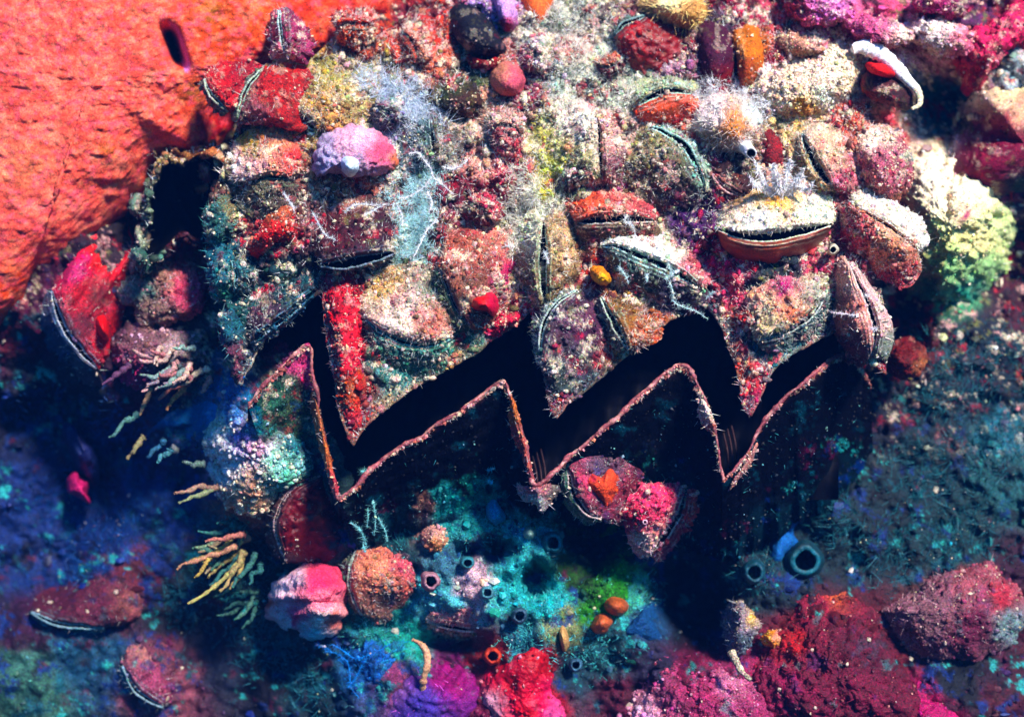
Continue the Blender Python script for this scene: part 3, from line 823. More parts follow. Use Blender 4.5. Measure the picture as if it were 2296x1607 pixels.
        Vt, Ft = tube(Lp, 2.5, n=ns * 2, seg=6, rough=0.45, seed=seed)
        mk('lip', Vt, Ft, (lin(lipc) * .8 + .12) * (0.6 + 0.7 * rng.random((len(Vt), 1))), M_LIP, th)
    a = S2 + Nn * (g + 3)[:, None]; b = S2 - Nn * (g + 3)[:, None]
    V = np.concatenate([np.stack([a, (a + b) / 2, b], 1), np.repeat((zl + 30)[:, None, None], 3, 1)], 2).reshape(-1, 3)
    mk('mantle', V, grid_faces(ns, 3), lin('080610'), M_MANTLE, th)
    if meshes:
        V, F, C = join([m[:3] for m in meshes])
        add_lumplets(th, V, F, C, int(sum(m[3] for m in meshes) * 0.14), size=(3, 8))
        add_grains(th, 'turf', V, F, C, int(sum(m[3] for m in meshes) * 1.9), size=(0.7, 2.5), pale=pale * 1.3, palec='ffe8c4', hair=hair + .3, hw=.6, hlen=(4, 19), hcol=hcol, clump=1.1)
    return th

def lump_mesh(poly, h, w='u', sink=25, pw=0.5, rough=5, cell=0, cell_px=14, wob=0.03, nr=40, na=110, centre=None, seed=1, zoff=0, tilt=(0, 0), tool=None, fine=18, pit=None):
    P = curve(poly, na, closed=True)
    c = np.array(centre, float) if centre else P.mean(0)
    ang = np.linspace(0, 2 * np.pi, na, endpoint=False)
    P = c + (P - c) * (1 + wob * fbm(ang * 3, seed, 0, seed, 3))[:, None]
    t = np.linspace(0.0, 1, nr) ** 0.8
    X = c[0] + (P[:, None, 0] - c[0]) * t; Y = c[1] + (P[:, None, 1] - c[1]) * t
    zb = surf(P[:, 0], P[:, 1], w)[:, None]; zc = float(surf(c[0], c[1], w))
    prof = (1 - t[None] ** 2.4) ** pw
    Z = zc * (1 - t) + zb * t + zoff - h * prof + sink * (1 - prof) + tilt[0] * (X - c[0]) + tilt[1] * (Y - c[1])
    V = np.stack([X, Y, Z], -1).reshape(-1, 3)
    F = grid_faces(na, nr, wrap=True)
    def fn(V):
        r = rough * (fbm(V[:, 0] / fine, V[:, 1] / fine, V[:, 2] / fine, seed + 5, 4, 0.6) + 0.8 * fbm(V[:, 0] / 55, V[:, 1] / 55, V[:, 2] / 55, seed + 8, 2))
        if cell: r = r + cell * (0.7 - worley(V[:, 0] / cell_px, V[:, 1] / cell_px, seed + 9))
        if tool is not None: r = r + tool(V)
        return r
    V = displace(V, F, fn)
    if pit is not None: V[:, 2] += pit(V)
    # skirt going back so the body has depth
    rim_ = V.reshape(na, nr, 3)[:, -1]
    sk = [rim_ + np.array([0, 0, 0])]
    b1 = rim_.copy(); b1[:, :2] = c + (b1[:, :2] - c) * 0.93; b1[:, 2] += 40
    G = np.concatenate([V.reshape(na, nr, 3), b1[:, None]], 1)
    return G.reshape(-1, 3), grid_faces(na, nr + 1, wrap=True)

def lump(name, label, cat, poly, h, col, mat, group=None, patch=0.4, turf=0, tk=None, **k):
    k.setdefault('seed', int(abs(poly[0][0] * 3 + poly[0][1])) % 997)
    k.setdefault('pw', 1.05 if mat in (M_REEF, M_SHELL) else 0.72)
    k.setdefault('wob', 0.10 if mat in (M_REEF, M_SHELL) else 0.04)
    V, F = lump_mesh(poly, h, **k)
    C = tint(col, V[:, 0], V[:, 1], patch)
    if turf:
        c = V.mean(0)
        th = thing(name, label, cat, (c[0], c[1], c[2] + 10), group)
        mk('body', V, F, C, mat, th)
        if mat in (M_REEF, M_SHELL): add_lumplets(th, V, F, C, int(turf * .14), size=(3, 8))
        add_grains(th, 'turf', V, F, C, turf, **(tk or {}))
        return th
    return tag(mk(name, V, F, C, mat), label, cat, group)

def siphon(name, label, cat, x, y, r, hgt, col, inner='060a12', w='r', tilt=(0, 0), rimc=None, base=1.9, group=None, parent=None, zoff=0, wall=0.3):
    """a short tube opening towards the viewer, with a hollow inside"""
    z0 = float(surf(x, y, w)) + zoff
    na = 40
    prof = [(1.45, 16), (1.32, 4), (1.18, -hgt * .45), (1.1, -hgt * .85), (1.0, -hgt), (1 - wall * .5, -hgt - 1.5), (1 - wall, -hgt), (.74, -hgt * .5), (.72, 10), (.68, 45), (0.02, 60)]
    a = np.linspace(0, 2 * np.pi, na, endpoint=False)
    P = np.array(prof)
    q = curve(P, 34)
    R, Zz = q[:, 0], q[:, 1]
    k = np.clip(-Zz / max(hgt, 1), 0, 1)
    sd = int(x + y)
    wobr = 1 + 0.2 * fbm(np.cos(a) * 1.3 + sd, np.sin(a) * 1.3, 0, sd)
    X = x + r * R[None] * np.cos(a)[:, None] * wobr[:, None] + tilt[0] * k[None] * hgt
    Y = y + r * R[None] * np.sin(a)[:, None] * wobr[:, None] + tilt[1] * k[None] * hgt
    Z = z0 + Zz[None] + 2.5 * fbm(X / 12, Y / 12, 0, sd, 3)
    Z = Z + 5 * fbm(X / 9, Y / 9, 2, sd + 1, 3) * np.clip(R[None], 0, 1)
    V = np.stack([X, Y, np.broadcast_to(Z, X.shape)], -1).reshape(-1, 3)
    C = np.tile(lin(col), (len(V), 1)).reshape(na, -1, 3)
    if rimc: C[:, (Zz < -hgt * .8)] = lin(rimc)
    C = C * (1 + 0.5 * fbm(X / 9, Y / 9, 0, 5, 3))[..., None]
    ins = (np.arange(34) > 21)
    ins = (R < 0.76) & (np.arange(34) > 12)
    C[:, ins] = lin(inner)  # shade inside the opening painted near-black
    o = mk(name, V, grid_faces(na, 34, wrap=True), np.clip(C.reshape(-1, 3), 0.001, .9), M_SOFT, parent)
    if parent is None: tag(o, label, cat, group)
    return o

def threads(name, label, cat, lines, r, col, group=None, part='branch', w='u', lift=18, mat=None, beads=0.3):
    c = np.array(lines[0], float).mean(0)
    th = thing(name, label, cat, (c[0], c[1], float(surf(c[0], c[1], w))), group)
    for i, ln in enumerate(lines):
        pts = []
        for j, p in enumerate(ln):
            z = p[2] if len(p) > 2 else float(surf(p[0], p[1], w)) - lift - 5 * math.sin(j * 1.7 + i)
            pts.append((p[0], p[1], z))
        V, F = tube(pts, r * (0.5 + 0.4 * rng.random()), n=max(10, len(pts) * 9), seg=6, taper=0.5, rough=beads, seed=i)
        V = V + 0.2 * rng.normal(size=V.shape)
        if mat is None and r < 3:
            gg = grains(V, F, np.tile(lin(col), (len(V), 1)), len(ln) * 60, size=(.6, 1.4), pale=.4, hair=.88, hlen=(3, 16), hcol=col, hw=.4)
            if gg is not None:
                oo = mk('fringe', gg[0], gg[1], gg[2], M_TURF, th, smooth=False); oo['kind'] = 'stuff'
        mk(part, V, F, lin(col) * (0.6 + 0.6 * rng.random((len(V), 1))), mat or M_THREAD, th)
    return th

def beads_mesh(V0, F0, n, pal, size=(3, 8)):
    P, N, vi, _ = sample_surface(V0, F0, n)
    m = len(P)
    # low icosphere
    g = (1 + 5 ** .5) / 2
    iv = np.array([[-1, g, 0], [1, g, 0], [-1, -g, 0], [1, -g, 0], [0, -1, g], [0, 1, g], [0, -1, -g], [0, 1, -g], [g, 0, -1], [g, 0, 1], [-g, 0, -1], [-g, 0, 1]]) / math.sqrt(1 + g * g)
    fi = np.array([[0,11,5],[0,5,1],[0,1,7],[0,7,10],[0,10,11],[1,5,9],[5,11,4],[11,10,2],[10,7,6],[7,1,8],[3,9,4],[3,4,2],[3,2,6],[3,6,8],[3,8,9],[4,9,5],[2,4,11],[6,2,10],[8,6,7],[9,8,1]])
    r = size[0] + (size[1] - size[0]) * rng.random(m) ** 2
    V = (P + N * r[:, None] * .5)[:, None] + iv[None] * r[:, None, None] * (0.8 + 0.4 * rng.random((m, 12, 1)))
    F = (fi[None] + 12 * np.arange(m)[:, None, None]).reshape(-1, 3)
    cols = np.array([lin(p) for p in pal])
    C = cols[rng.integers(0, len(cols), m)] * (0.6 + 0.6 * rng.random((m, 1)))
    return V.reshape(-1, 3), F, np.repeat(np.clip(C, 0, .9), 12, 0)

# ================================================================== SMALL OYSTERS
TK = dict(pale=0.4, hair=0.3)
oyster('tan upright oyster with the longest vertical black slit, centre of the giant shell',
       [(1219, 497), (1218, 560), (1217, 620), (1223, 684)], [(1195, 462), (1158, 520), (1150, 600), (1172, 668), (1205, 702)],
       [(1248, 468), (1292, 540), (1296, 610), (1272, 682), (1245, 702)], [(1180, 500, 40, 'd8d8b0'), (1170, 620, 40, '807858')], [(1270, 540, 30, 'b09068'), (1260, 650, 30, '6a5030')],
       gap=20, lift=46, lipc='a8b898', pale=.45)
oyster('oyster with a level black slit under a fuzzy salmon red upper valve',
       [(1290, 498), (1350, 493), (1410, 491), (1468, 496)], [(1276, 470), (1302, 440), (1380, 426), (1450, 438), (1482, 470)],
       [(1298, 532), (1370, 560), (1450, 548), (1480, 520)], [(1310, 460, 30, 'd85838'), (1400, 450, 40, 'c86058'), (1460, 460, 30, 'b04850')], '5c4838', gap=20, lift=50, lipc='b0a898', hcol='f0b0a0')
oyster('grey green oyster with a slanting slit and bright white upper lip above the third notch',
       [(1347, 550), (1389, 555), (1450, 581), (1500, 602), (1576, 650)], [(1380, 522), (1450, 512), (1530, 545), (1582, 592), (1604, 628)],
       [(1362, 600), (1396, 650), (1460, 692), (1530, 708), (1580, 690)], [(1430, 540, 60, 'f4f0dc'), (1570, 600, 30, 'd06068')], [(1400, 600, 40, '38504c'), (1500, 660, 50, '3c3448'), (1450, 640, 40, '4a5040')],
       gap=17, lift=52, lipc='b8e0d0', bulge=(30, 34), pale=.5, turfA=1500)
oyster('brightest oyster, cream white upper valve over smooth brown lower valve, wide curved slit',
       [(1606, 512), (1660, 528), (1716, 532), (1793, 520), (1868, 502)], [(1620, 462), (1680, 415), (1760, 398), (1840, 425), (1872, 468)],
       [(1618, 556), (1670, 590), (1740, 594), (1812, 568), (1855, 530)], [(1700, 500, 50, 'fff4e0'), (1730, 445, 45, 'e0a848'), (1830, 470, 30, 'e8e8c8'), (1660, 450, 30, 'c89868')], '8a3c28', gap=22, lift=60,
       matB=M_SMOOTH, turfA=2200, turfB=0, patch=(0.15, 0.1), rough=(6, 1), lipc='c8d0b0', pale=.6, bulge=(44, 26))
oyster('round olive oyster with a curved toothed slit along its upper right side',
       [(1457, 284), (1500, 303), (1543, 337), (1570, 392), (1579, 432)], [(1500, 283), (1560, 318), (1594, 378), (1597, 422)],
       [(1424, 298), (1400, 370), (1418, 440), (1480, 484), (1550, 474)], '94a490', [(1450, 330, 40, '988c60'), (1490, 400, 50, '4c4438'), (1520, 460, 30, '30183c')], gap=16, lift=58,
       bulge=(14, 52), turfB=1500, lipc='90c0b0')
oyster('oyster showing a smooth orange red lower valve below an arched toothed slit',
       [(1420, 242), (1474, 210), (1510, 203), (1552, 211)], [(1408, 206), (1458, 170), (1520, 164), (1572, 190)],
       [(1424, 278), (1470, 292), (1530, 288), (1578, 252)], 'a8b088', [(1500, 240, 50, 'cc5434'), (1520, 270, 30, 'c03038')], gap=15, lift=52, matB=M_SMOOTH, turfB=150, patch=(.4, .1), rough=(5, 1.5), lipc='98c8b0', bulge=(20, 34))
oyster('cream and yellow crusted oyster with a thin vertical purple slit right of centre',
       [(1334, 252), (1342, 291), (1345, 343), (1350, 408)], [(1290, 236), (1240, 290), (1232, 350), (1278, 412), (1322, 428)],
       [(1366, 246), (1402, 300), (1416, 360), (1390, 412)], [(1290, 280, 40, 'f8e8d0'), (1260, 350, 40, 'c0b868'), (1290, 400, 30, '586050')], [(1380, 300, 40, 'd8a898'), (1390, 380, 40, '885058')],
       gap=11, lift=58, pale=.55, turfA=1800, turfB=1000, lipc='b09078', bulge=(44, 34))
oyster('blue grey fuzzy oyster with a short vertical slit among white threads',
       [(964, 268), (969, 300), (974, 330), (977, 364)], [(938, 262), (900, 310), (888, 370), (928, 402)], [(992, 262), (1032, 300), (1042, 360), (1002, 394)],
       '405c60', '64584c', gap=13, lift=46, hair=.5, hcol='d8e8ec')
oyster('olive yellow tufted oyster whose short slit points to the lower left',
       [(656, 250), (681, 267), (716, 297)], [(664, 212), (700, 150), (770, 122), (832, 160), (842, 232), (790, 296)], [(658, 276), (680, 302), (706, 314)],
       [(740, 160, 50, 'a89850'), (720, 240, 50, 'b88850'), (800, 200, 50, 'a89868')], '385454', gap=15, lift=40, turfA=1900, pale=.42, lipc='88b8a8', bulge=(56, 10))
oyster('dark maroon oyster left of centre with a black gap under its lower edge',
       [(716, 596), (790, 588), (884, 566)], [(694, 540), (726, 476), (800, 436), (866, 444), (894, 500)], [(740, 610), (800, 608), (866, 592)],
       [(800, 520, 70, '40101c'), (780, 450, 30, '906050'), (860, 550, 30, '30182c')], '143840', gap=22, lift=58, turfA=1300, pale=.3, lipc='305868', bulge=(52, 10))
oyster('rounded pinkish cream oyster with a curved slit beneath, on the first big tooth',
       [(816, 712), (859, 746), (910, 768), (962, 774), (1014, 758)], [(802, 670), (828, 618), (890, 588), (962, 600), (1012, 650), (1030, 704)],
       [(828, 782), (880, 832), (950, 846), (1014, 812)], [(860, 640, 40, 'b08850'), (900, 700, 50, 'e8c8b8'), (960, 720, 40, 'b06858'), (980, 640, 40, '50685a')], [(900, 810, 60, '285c54'), (980, 800, 40, '387860')],
       gap=10, lift=52, bulge=(50, 14), turfA=2200, turfB=900, pale=.4, lipc='58a898')
oyster('brown domed oyster with a faint slit on its left side and magenta right flank',
       [(984, 592), (997, 626), (1021, 688), (1064, 742)], [(1008, 518), (1080, 488), (1150, 528), (1168, 612), (1142, 684), (1112, 736)], [(964, 620), (974, 690), (1010, 750)],
       [(1060, 560, 50, '985040'), (1110, 540, 40, 'c07060'), (1145, 620, 30, 'a02050'), (1060, 640, 40, '704838')], '3c5c48', gap=7, lift=48, bulge=(62, 12), turfA=1900, lipc='806050', hair=.12)
oyster('dark purple oyster hanging over the second tooth with a pale curved lip on its left',
       [(1296, 650), (1251, 677), (1221, 722), (1212, 773), (1216, 822)], [(1255, 652), (1211, 690), (1196, 750), (1200, 806)],
       [(1340, 654), (1376, 716), (1400, 776), (1340, 852), (1290, 896), (1242, 890)], '7c8c7c', [(1280, 700, 40, '604050'), (1310, 740, 40, '481c3c'), (1300, 800, 50, '403840'), (1270, 850, 40, '304040'), (1370, 790, 30, 'b03028')],
       gap=9, lift=52, bulge=(10, 44), turfB=1400, lipc='a8c0b0', pale=.2, patch=(.4, .7))
oyster('orange brown oyster with a steep narrow black slit right of the second tooth',
       [(1346, 664), (1371, 712), (1388, 746), (1411, 784)], [(1392, 664), (1452, 690), (1486, 742), (1444, 780)], [(1328, 690), (1350, 742), (1386, 790)],
       [(1400, 700, 40, '7c5428'), (1450, 740, 40, 'b05028'), (1440, 700, 30, '8c6038')], '706860', gap=13, lift=60, bulge=(34, 10), turfA=1100, lipc='a8b8a0')
oyster('pale pink cone shaped oyster with a long curved slit at the right end',
       [(1905, 590), (1939, 664), (1960, 722), (1961, 773), (1952, 800)], [(1932, 604), (1978, 678), (2004, 745), (1988, 806)], [(1878, 566), (1860, 650), (1862, 730), (1898, 794), (1930, 824)],
       [(1970, 700, 40, 'd0a8a0'), (1980, 780, 30, '808878')], [(1890, 620, 40, 'e0a898'), (1900, 700, 40, 'd88878'), (1910, 790, 40, '784848')], gap=12, lift=76, bulge=(26, 44),
       turfA=350, turfB=500, patch=(.2, .2), rough=(3, 3), lipc='d8c8c0')
oyster('oval oyster of cream and red turf with a slit curving below, above the third tooth',
       [(1692, 762), (1749, 748), (1784, 732), (1822, 704), (1857, 650)], [(1672, 700), (1688, 650), (1750, 620), (1820, 606), (1852, 618)], [(1718, 790), (1780, 780), (1842, 738), (1872, 680)],
       [(1720, 720, 50, 'd0b888'), (1760, 640, 28, 'a01860'), (1780, 700, 40, 'c87050'), (1830, 660, 30, 'b8b898'), (1690, 680, 30, 'd89078')], '486460', gap=10, lift=58, bulge=(48, 12), turfA=1700, pale=.4, lipc='a0b0a0')
oyster('pink and tan oyster with a jagged diagonal slit in the upper right',
       [(1800, 298), (1806, 326), (1829, 370), (1870, 426)], [(1832, 276), (1894, 300), (1934, 370), (1922, 436)], [(1768, 310), (1770, 370), (1812, 424)],
       [(1860, 330, 40, 'd8b090'), (1900, 400, 40, 'b04860')], 'c0a078', gap=17, lift=46, bulge=(38, 22), turfA=1000, lipc='80a098', pale=.5)
oyster('oyster cream white along its upper edge with a shallow diagonal slit, beside the green sponge',
       [(1906, 456), (1960, 489), (2018, 526), (2058, 563)], [(1920, 428), (1990, 438), (2062, 490), (2084, 542)], [(1882, 482), (1898, 560), (1960, 622), (2032, 646), (2066, 604)],
       'f8e8d0', [(1920, 510, 40, 'c05058'), (1990, 560, 40, 'd08868'), (2000, 620, 40, '90303c'), (1900, 540, 30, '801838')], gap=9, lift=64, bulge=(22, 44), turfA=1300, turfB=1300, lipc='c08850', pale=.5, patch=(.2, .5))
oyster('salmon and yellow knobbly oyster with a short slit, below the pair of red shells',
       [(560, 409), (602, 397), (652, 401)], [(518, 400), (504, 358), (545, 298), (610, 272), (668, 318), (684, 370)], [(530, 450), (560, 488), (622, 498), (672, 440)],
       [(560, 310, 30, 'a89038'), (540, 370, 35, 'f0b8b0'), (620, 310, 40, 'd88868'), (660, 350, 30, 'c84040')], [(560, 450, 40, '706850'), (640, 460, 40, '4c4038')], gap=10, lift=44, bulge=(52, 22), turfA=1500, pale=.35, lipc='708868')
oyster('small crimson oyster at the far left of the top row, gaping with a thin edge',
       [(458, 176), (473, 212), (512, 252)], [(470, 150), (530, 138), (582, 150), (566, 200), (536, 246)], [(448, 190), (460, 226), (494, 258)], [(500, 180, 30, 'b01828'), (550, 170, 30, '8c1028')], '505c54', gap=8, lift=40,
       w='u', zoff=-60, bulge=(26, 6), turfA=260, turfB=40, pale=.5, lipc='a0a890', patch=(.3, .2))
oyster('deep red rounded oyster with a grey green curved edge, right of the small crimson one',
       [(594, 152), (560, 188), (541, 233), (530, 276)], [(640, 140), (692, 160), (706, 230), (682, 294), (600, 284)], [(552, 164), (530, 208), (518, 262)], [(640, 210, 60, '980a18'), (570, 260, 30, '905058')], '607060', gap=8, lift=50,
       zoff=-40, bulge=(44, 8), turfA=380, turfB=60, pale=.4, lipc='88a080', patch=(.25, .2))
oyster('upright pink spur of an oyster with a straight vertical slit at the top left',
       [(625, 22), (629, 69), (639, 126)], [(650, 18), (692, 70), (708, 126), (672, 144)], [(610, 30), (600, 80), (612, 132)], '8c3454', 'c86070', gap=8, lift=60, zoff=-60, bulge=(26, 14), turfA=300, turfB=150, lipc='98b0a8', pale=.4)
oyster('dark wine red smooth oyster near the top, right of centre',
       [(1376, 84), (1399, 55), (1449, 36)], [(1392, 128), (1430, 168), (1492, 168), (1538, 112), (1512, 50)], [(1380, 52), (1410, 28)], [(1450, 100, 60, '780a14'), (1420, 60, 20, 'b02020')], '58705c', gap=10, lift=52,
       bulge=(50, 8), turfA=350, turfB=60, patch=(.15, .2), pale=.4, lipc='508078', matA=M_SMOOTH)
oyster('black and brown hollow oyster tucked left of the white plumes',
       [(1597, 390), (1625, 423), (1670, 441)], [(1606, 350), (1660, 336), (1704, 378), (1706, 424)], [(1592, 420), (1630, 450)], [(1650, 390, 50, '200810'), (1650, 400, 15, '904830')], '905850', gap=9, lift=24, bulge=(18, 8), turfA=250, turfB=40, lipc='c08880')
oyster('magenta and blue oyster at the far left, dark slit curving down right',
       [(116, 648), (127, 698), (147, 742), (182, 787), (221, 828)], [(150, 600), (200, 535), (276, 484), (294, 560), (278, 680), (254, 784)], [(94, 668), (86, 730), (118, 802), (180, 856), (228, 866)],
       [(235, 520, 45, 'e81c40'), (180, 600, 30, 'b83868'), (220, 575, 40, 'd80c28'), (200, 660, 40, 'a01028'), (200, 720, 30, '581828'), (240, 740, 22, 'c80c28'), (220, 660, 30, '401c20')], [(110, 740, 60, '24405c'), (190, 840, 40, '504850')],
       gap=14, lift=110, bulge=(60, 44), w='r', turfA=420, turfB=260, pale=.15, lipc='8890a0', patch=(.15, .4))
oyster('dark crimson smooth oyster below the left end of the gape with a banded left edge',
       [(724, 1066), (656, 1096), (622, 1150), (620, 1200), (644, 1262)], [(764, 1090), (784, 1150), (772, 1222), (716, 1270)], [(664, 1078), (606, 1128), (596, 1180), (606, 1240)],
       [(680, 1180, 60, '5c0818'), (750, 1200, 40, '201430'), (712, 1150, 16, 'a04838')], '684440', gap=6, lift=60, bulge=(48, 14), w='r', turfA=260, turfB=200, matA=M_SMOOTH, patch=(.1, .3), lipc='907068', pale=.25)
oyster('reddish brown oyster carrying a heart shaped orange patch, under the second valley',
       [(1272, 1052), (1286, 1106), (1314, 1146), (1350, 1164)], [(1288, 1036), (1350, 1024), (1424, 1044), (1436, 1110), (1404, 1176)], [(1258, 1072), (1266, 1124), (1308, 1174)],
       [(1300, 1080, 30, 'b04058'), (1400, 1110, 40, '803040'), (1350, 1060, 40, '584050')], '3c5c4c', gap=12, lift=40, bulge=(40, 14), w='l', turfA=500, turfB=300, lipc='c0a098', pale=.3)
oyster('bright pink red oyster with a dark slit along its right side, under the third peak',
       [(1538, 1090), (1530, 1133), (1508, 1178), (1458, 1242)], [(1500, 1082), (1440, 1092), (1396, 1150), (1404, 1212), (1432, 1248)], [(1564, 1100), (1562, 1152), (1534, 1204), (1480, 1256)],
       [(1470, 1130, 50, 'e04868'), (1420, 1160, 40, 'b82848'), (1450, 1210, 30, 'e0a8a0')], [(1550, 1120, 30, 'c85048'), (1520, 1210, 30, 'a83848')], gap=16, lift=46, bulge=(54, 20), w='l', zoff=-20, turfA=900, turfB=350, pale=.4, lipc='d8c0b0', patch=(.3, .3))
oyster('round dusty pink oyster right of the striped pink sea squirt',
       [(800, 1232), (784, 1280), (788, 1330), (812, 1380)], [(844, 1222), (902, 1238), (928, 1290), (912, 1352), (858, 1396)], [(772, 1256), (764, 1312), (790, 1374)],
       [(860, 1280, 50, 'c87c60'), (900, 1270, 40, 'b04858'), (850, 1350, 40, '705048')], '50604c', gap=6, lift=46, bulge=(48, 10), w='r', turfA=800, turfB=200, pale=.25, hair=.1)
oyster('narrow pink lipped oyster lying level in the teal sponge near the bottom',
       [(956, 1392), (1009, 1405), (1062, 1411), (1104, 1403)], [(964, 1374), (1030, 1364), (1098, 1376)], [(964, 1414), (1030, 1432), (1096, 1422)], 'e08888', 'a88070', gap=10, lift=30, bulge=(16, 10), w='r', turfA=400, turfB=250, pale=.4, lipc='d0a898', hair=.05)
oyster('pink oyster at the bottom left corner with a thin pale lower edge',
       [(274, 1490), (306, 1548), (366, 1586)], [(296, 1446), (370, 1446), (404, 1500), (394, 1562)], [(270, 1524), (312, 1580)], [(340, 1500, 50, '803850'), (320, 1470, 30, '986860')], '285868', gap=10, lift=40, bulge=(36, 10), w='r', turfA=300, turfB=60, pale=.3, lipc='608890')
oyster('dim wine coloured oyster lying flat above the bottom left corner',
       [(66, 1372), (130, 1398), (236, 1408)], [(90, 1330), (200, 1296), (312, 1322), (306, 1386)], [(80, 1392), (150, 1416), (230, 1418)], [(200, 1340, 80, '501c2c'), (280, 1340, 30, '784440')], '286068', gap=10, lift=40, bulge=(34, 10), w='r', turfA=300, turfB=60, pale=.15, lipc='508088')

# ================================================================== SPONGES, SEA SQUIRTS, CRUSTS
def sponge_relief(V):
    x, y = V[:, 0], V[:, 1]
    a = np.hypot(x - 100, y - 200)
    wr = fbm(x / 34 + 2 * fbm(x / 150, y / 150, 0, 7), y / 19, 0, 31, 4, 0.6)
    r = 2.6 * wr + 16 * fbm(x / 140, y / 140, 0, 32, 3) + 8 * np.clip(fbm(x / 24, y / 19, 0, 33, 2) - 0.1, 0, 1) + 2.0 * fbm(x / 9, y / 8, 0, 39, 2)
    return r
def slot(V):
    q = (np.abs((V[:, 0] - 390) - 0.33 * (V[:, 1] - 105)) / 19) ** 3 + (np.abs(V[:, 1] - 106) / 46) ** 4
    return 110 * np.exp(-q)
big = thing('orange_sponge', 'massive wrinkled orange sponge with one slot shaped hole, filling the top left corner', 'sponge', (200, 300, 560))
poly = [(-260, -240), (500, -260), (900, -200), (1010, -60), (930, 60), (800, 120), (690, 170), (600, 210), (540, 260), (505, 320), (470, 350), (400, 345), (350, 380), (300, 450), (262, 500), (180, 560), (110, 610), (60, 640), (30, 700), (-100, 760), (-300, 640), (-380, 200)]
V, F = lump_mesh(poly, 120, w='f', sink=90, pw=0.6, rough=0, nr=230, na=520, centre=(200, 190), seed=3, tool=sponge_relief, zoff=-40, pit=slot)
C = tint([(200, 200, 260, 'de5c4c'), (60, 120, 120, 'dc5c50'), (430, 250, 70, 'cc4c34'), (480, 290, 60, 'a01020'), (760, 30, 60, 'c43c28'), (860, 30, 60, 'b03020'), (520, 60, 100, 'c84c20'), (700, 20, 80, 'c84020'), (100, 500, 160, 'dc5c50'), (560, 140, 50, 'a81420'), (40, 640, 60, 'd04820'),
          (240, 330, 25, 'a86028'), (300, 20, 40, 'c45838'), (60, 380, 80, 'e47858'), (480, 30, 40, '986020'), (430, 210, 30, '987028')], V[:, 0], V[:, 1], 0)
hv = fbm(V[:, 0] / 30, V[:, 1] / 22, 0, 36, 4)[:, None]
C = np.clip(C * (1 + 0.45 * hv) + lin('f09880') * np.clip(hv, 0, 1) * .4, 0.002, .9)
pk = np.clip(fbm(V[:, 0] / 13, V[:, 1] / 11, 0, 37, 3) * 2.2, 0, 1)[:, None] * .6
C = C * (1 - pk) + lin('e06070') * pk
yk = np.clip(fbm(V[:, 0] / 12, V[:, 1] / 10, 5, 38, 3) * 2.2 - .1, 0, 1)[:, None] * .6
C = C * (1 - yk) + lin('e08468') * yk
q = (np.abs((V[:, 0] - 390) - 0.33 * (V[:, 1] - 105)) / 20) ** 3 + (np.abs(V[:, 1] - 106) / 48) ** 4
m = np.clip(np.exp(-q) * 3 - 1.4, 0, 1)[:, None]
C = C * (1 - m) + lin('08060f') * m  # inside of the slot painted near-black as its shade
rimr = (np.exp(-((q - 1.1) / 0.9) ** 2) * (V[:, 0] > 396 + 0.33 * (V[:, 1] - 105)))[:, None] * .8
C = C * (1 - rimr) + lin('a878c0') * rimr
mk('sponge_body', V, F, C, M_SPONGE, big)

lump('encrusting_sponge', 'maroon smooth sponge at the right edge with a pale fuzzy upper margin', 'sponge',
     [(2150, 250), (2200, 200), (2296, 190), (2420, 220), (2440, 420), (2320, 450), (2200, 430), (2135, 380)], 110, [(2230, 330, 100, '701030'), (2170, 220, 30, 'f0dcd0'), (2260, 200, 40, 'd8d0a0'), (2300, 240, 40, 'd8a080'), (2140, 320, 18, 'd8d0e8'), (2280, 420, 40, '184048')],
     M_SPONGE, w='r', turf=1200, tk=dict(pale=.3, size=(1.4, 4), mask=lambda P: P[:, 1] < 260 + rng.random(len(P)) * 120), rough=6)
def net(V):
    return 8 * (0.55 - worley(V[:, 0] / 26, V[:, 1] / 17, 3)) + 12 * fbm(V[:, 0] / 50, V[:, 1] / 40, 0, 6, 3) + 5 * fbm(V[:, 0] / 9, V[:, 1] / 7, 0, 4, 3) - 18 * np.clip(.42 - worley(V[:, 0] / 40, V[:, 1] / 30, 21), 0, 1) - 40 * np.exp(-((V[:, 0] - 2246) / 11) ** 2 - ((V[:, 1] - 488) / 16) ** 2) - 24 * np.exp(-((V[:, 0] - 2092) / 8) ** 2 - ((V[:, 1] - 541) / 9) ** 2) - 14 * np.exp(-((V[:, 0] - 2110) / 14) ** 2 - ((V[:, 1] - 500) / 9) ** 2)
lump('honeycomb_sponge', 'large cream to green netted sponge bulging at the right with small round holes', 'sponge',
     [(2040, 350), (2100, 320), (2180, 360), (2236, 410), (2288, 480), (2282, 560), (2252, 620), (2206, 664), (2130, 692), (2075, 700), (2030, 680), (2010, 640), (2040, 580), (2040, 520), (2020, 460), (2010, 400)], 175,
     [(2110, 390, 55, 'f0dcc0'), (2180, 420, 40, 'e8e0b8'), (2120, 460, 40, 'f0dcb8'), (2165, 480, 18, '982058'), (2100, 540, 45, 'd8e090'), (2180, 540, 50, 'e8dc98'), (2240, 500, 35, 'c0d090'), (2140, 610, 50, '8cb878'), (2080, 660, 40, '3c9070'), (2210, 600, 45, '98c080'), (2050, 600, 30, 'a09858'), (2170, 660, 40, '309078')],
     M_SPONGE, w='r', sink=90, rough=7, tool=net, turf=1900, tk=dict(pale=.5, size=(1.5, 4.5), hair=.1, mask=lambda P: P[:, 1] < 540 + rng.random(len(P)) * 160), nr=80, na=200, patch=.15)
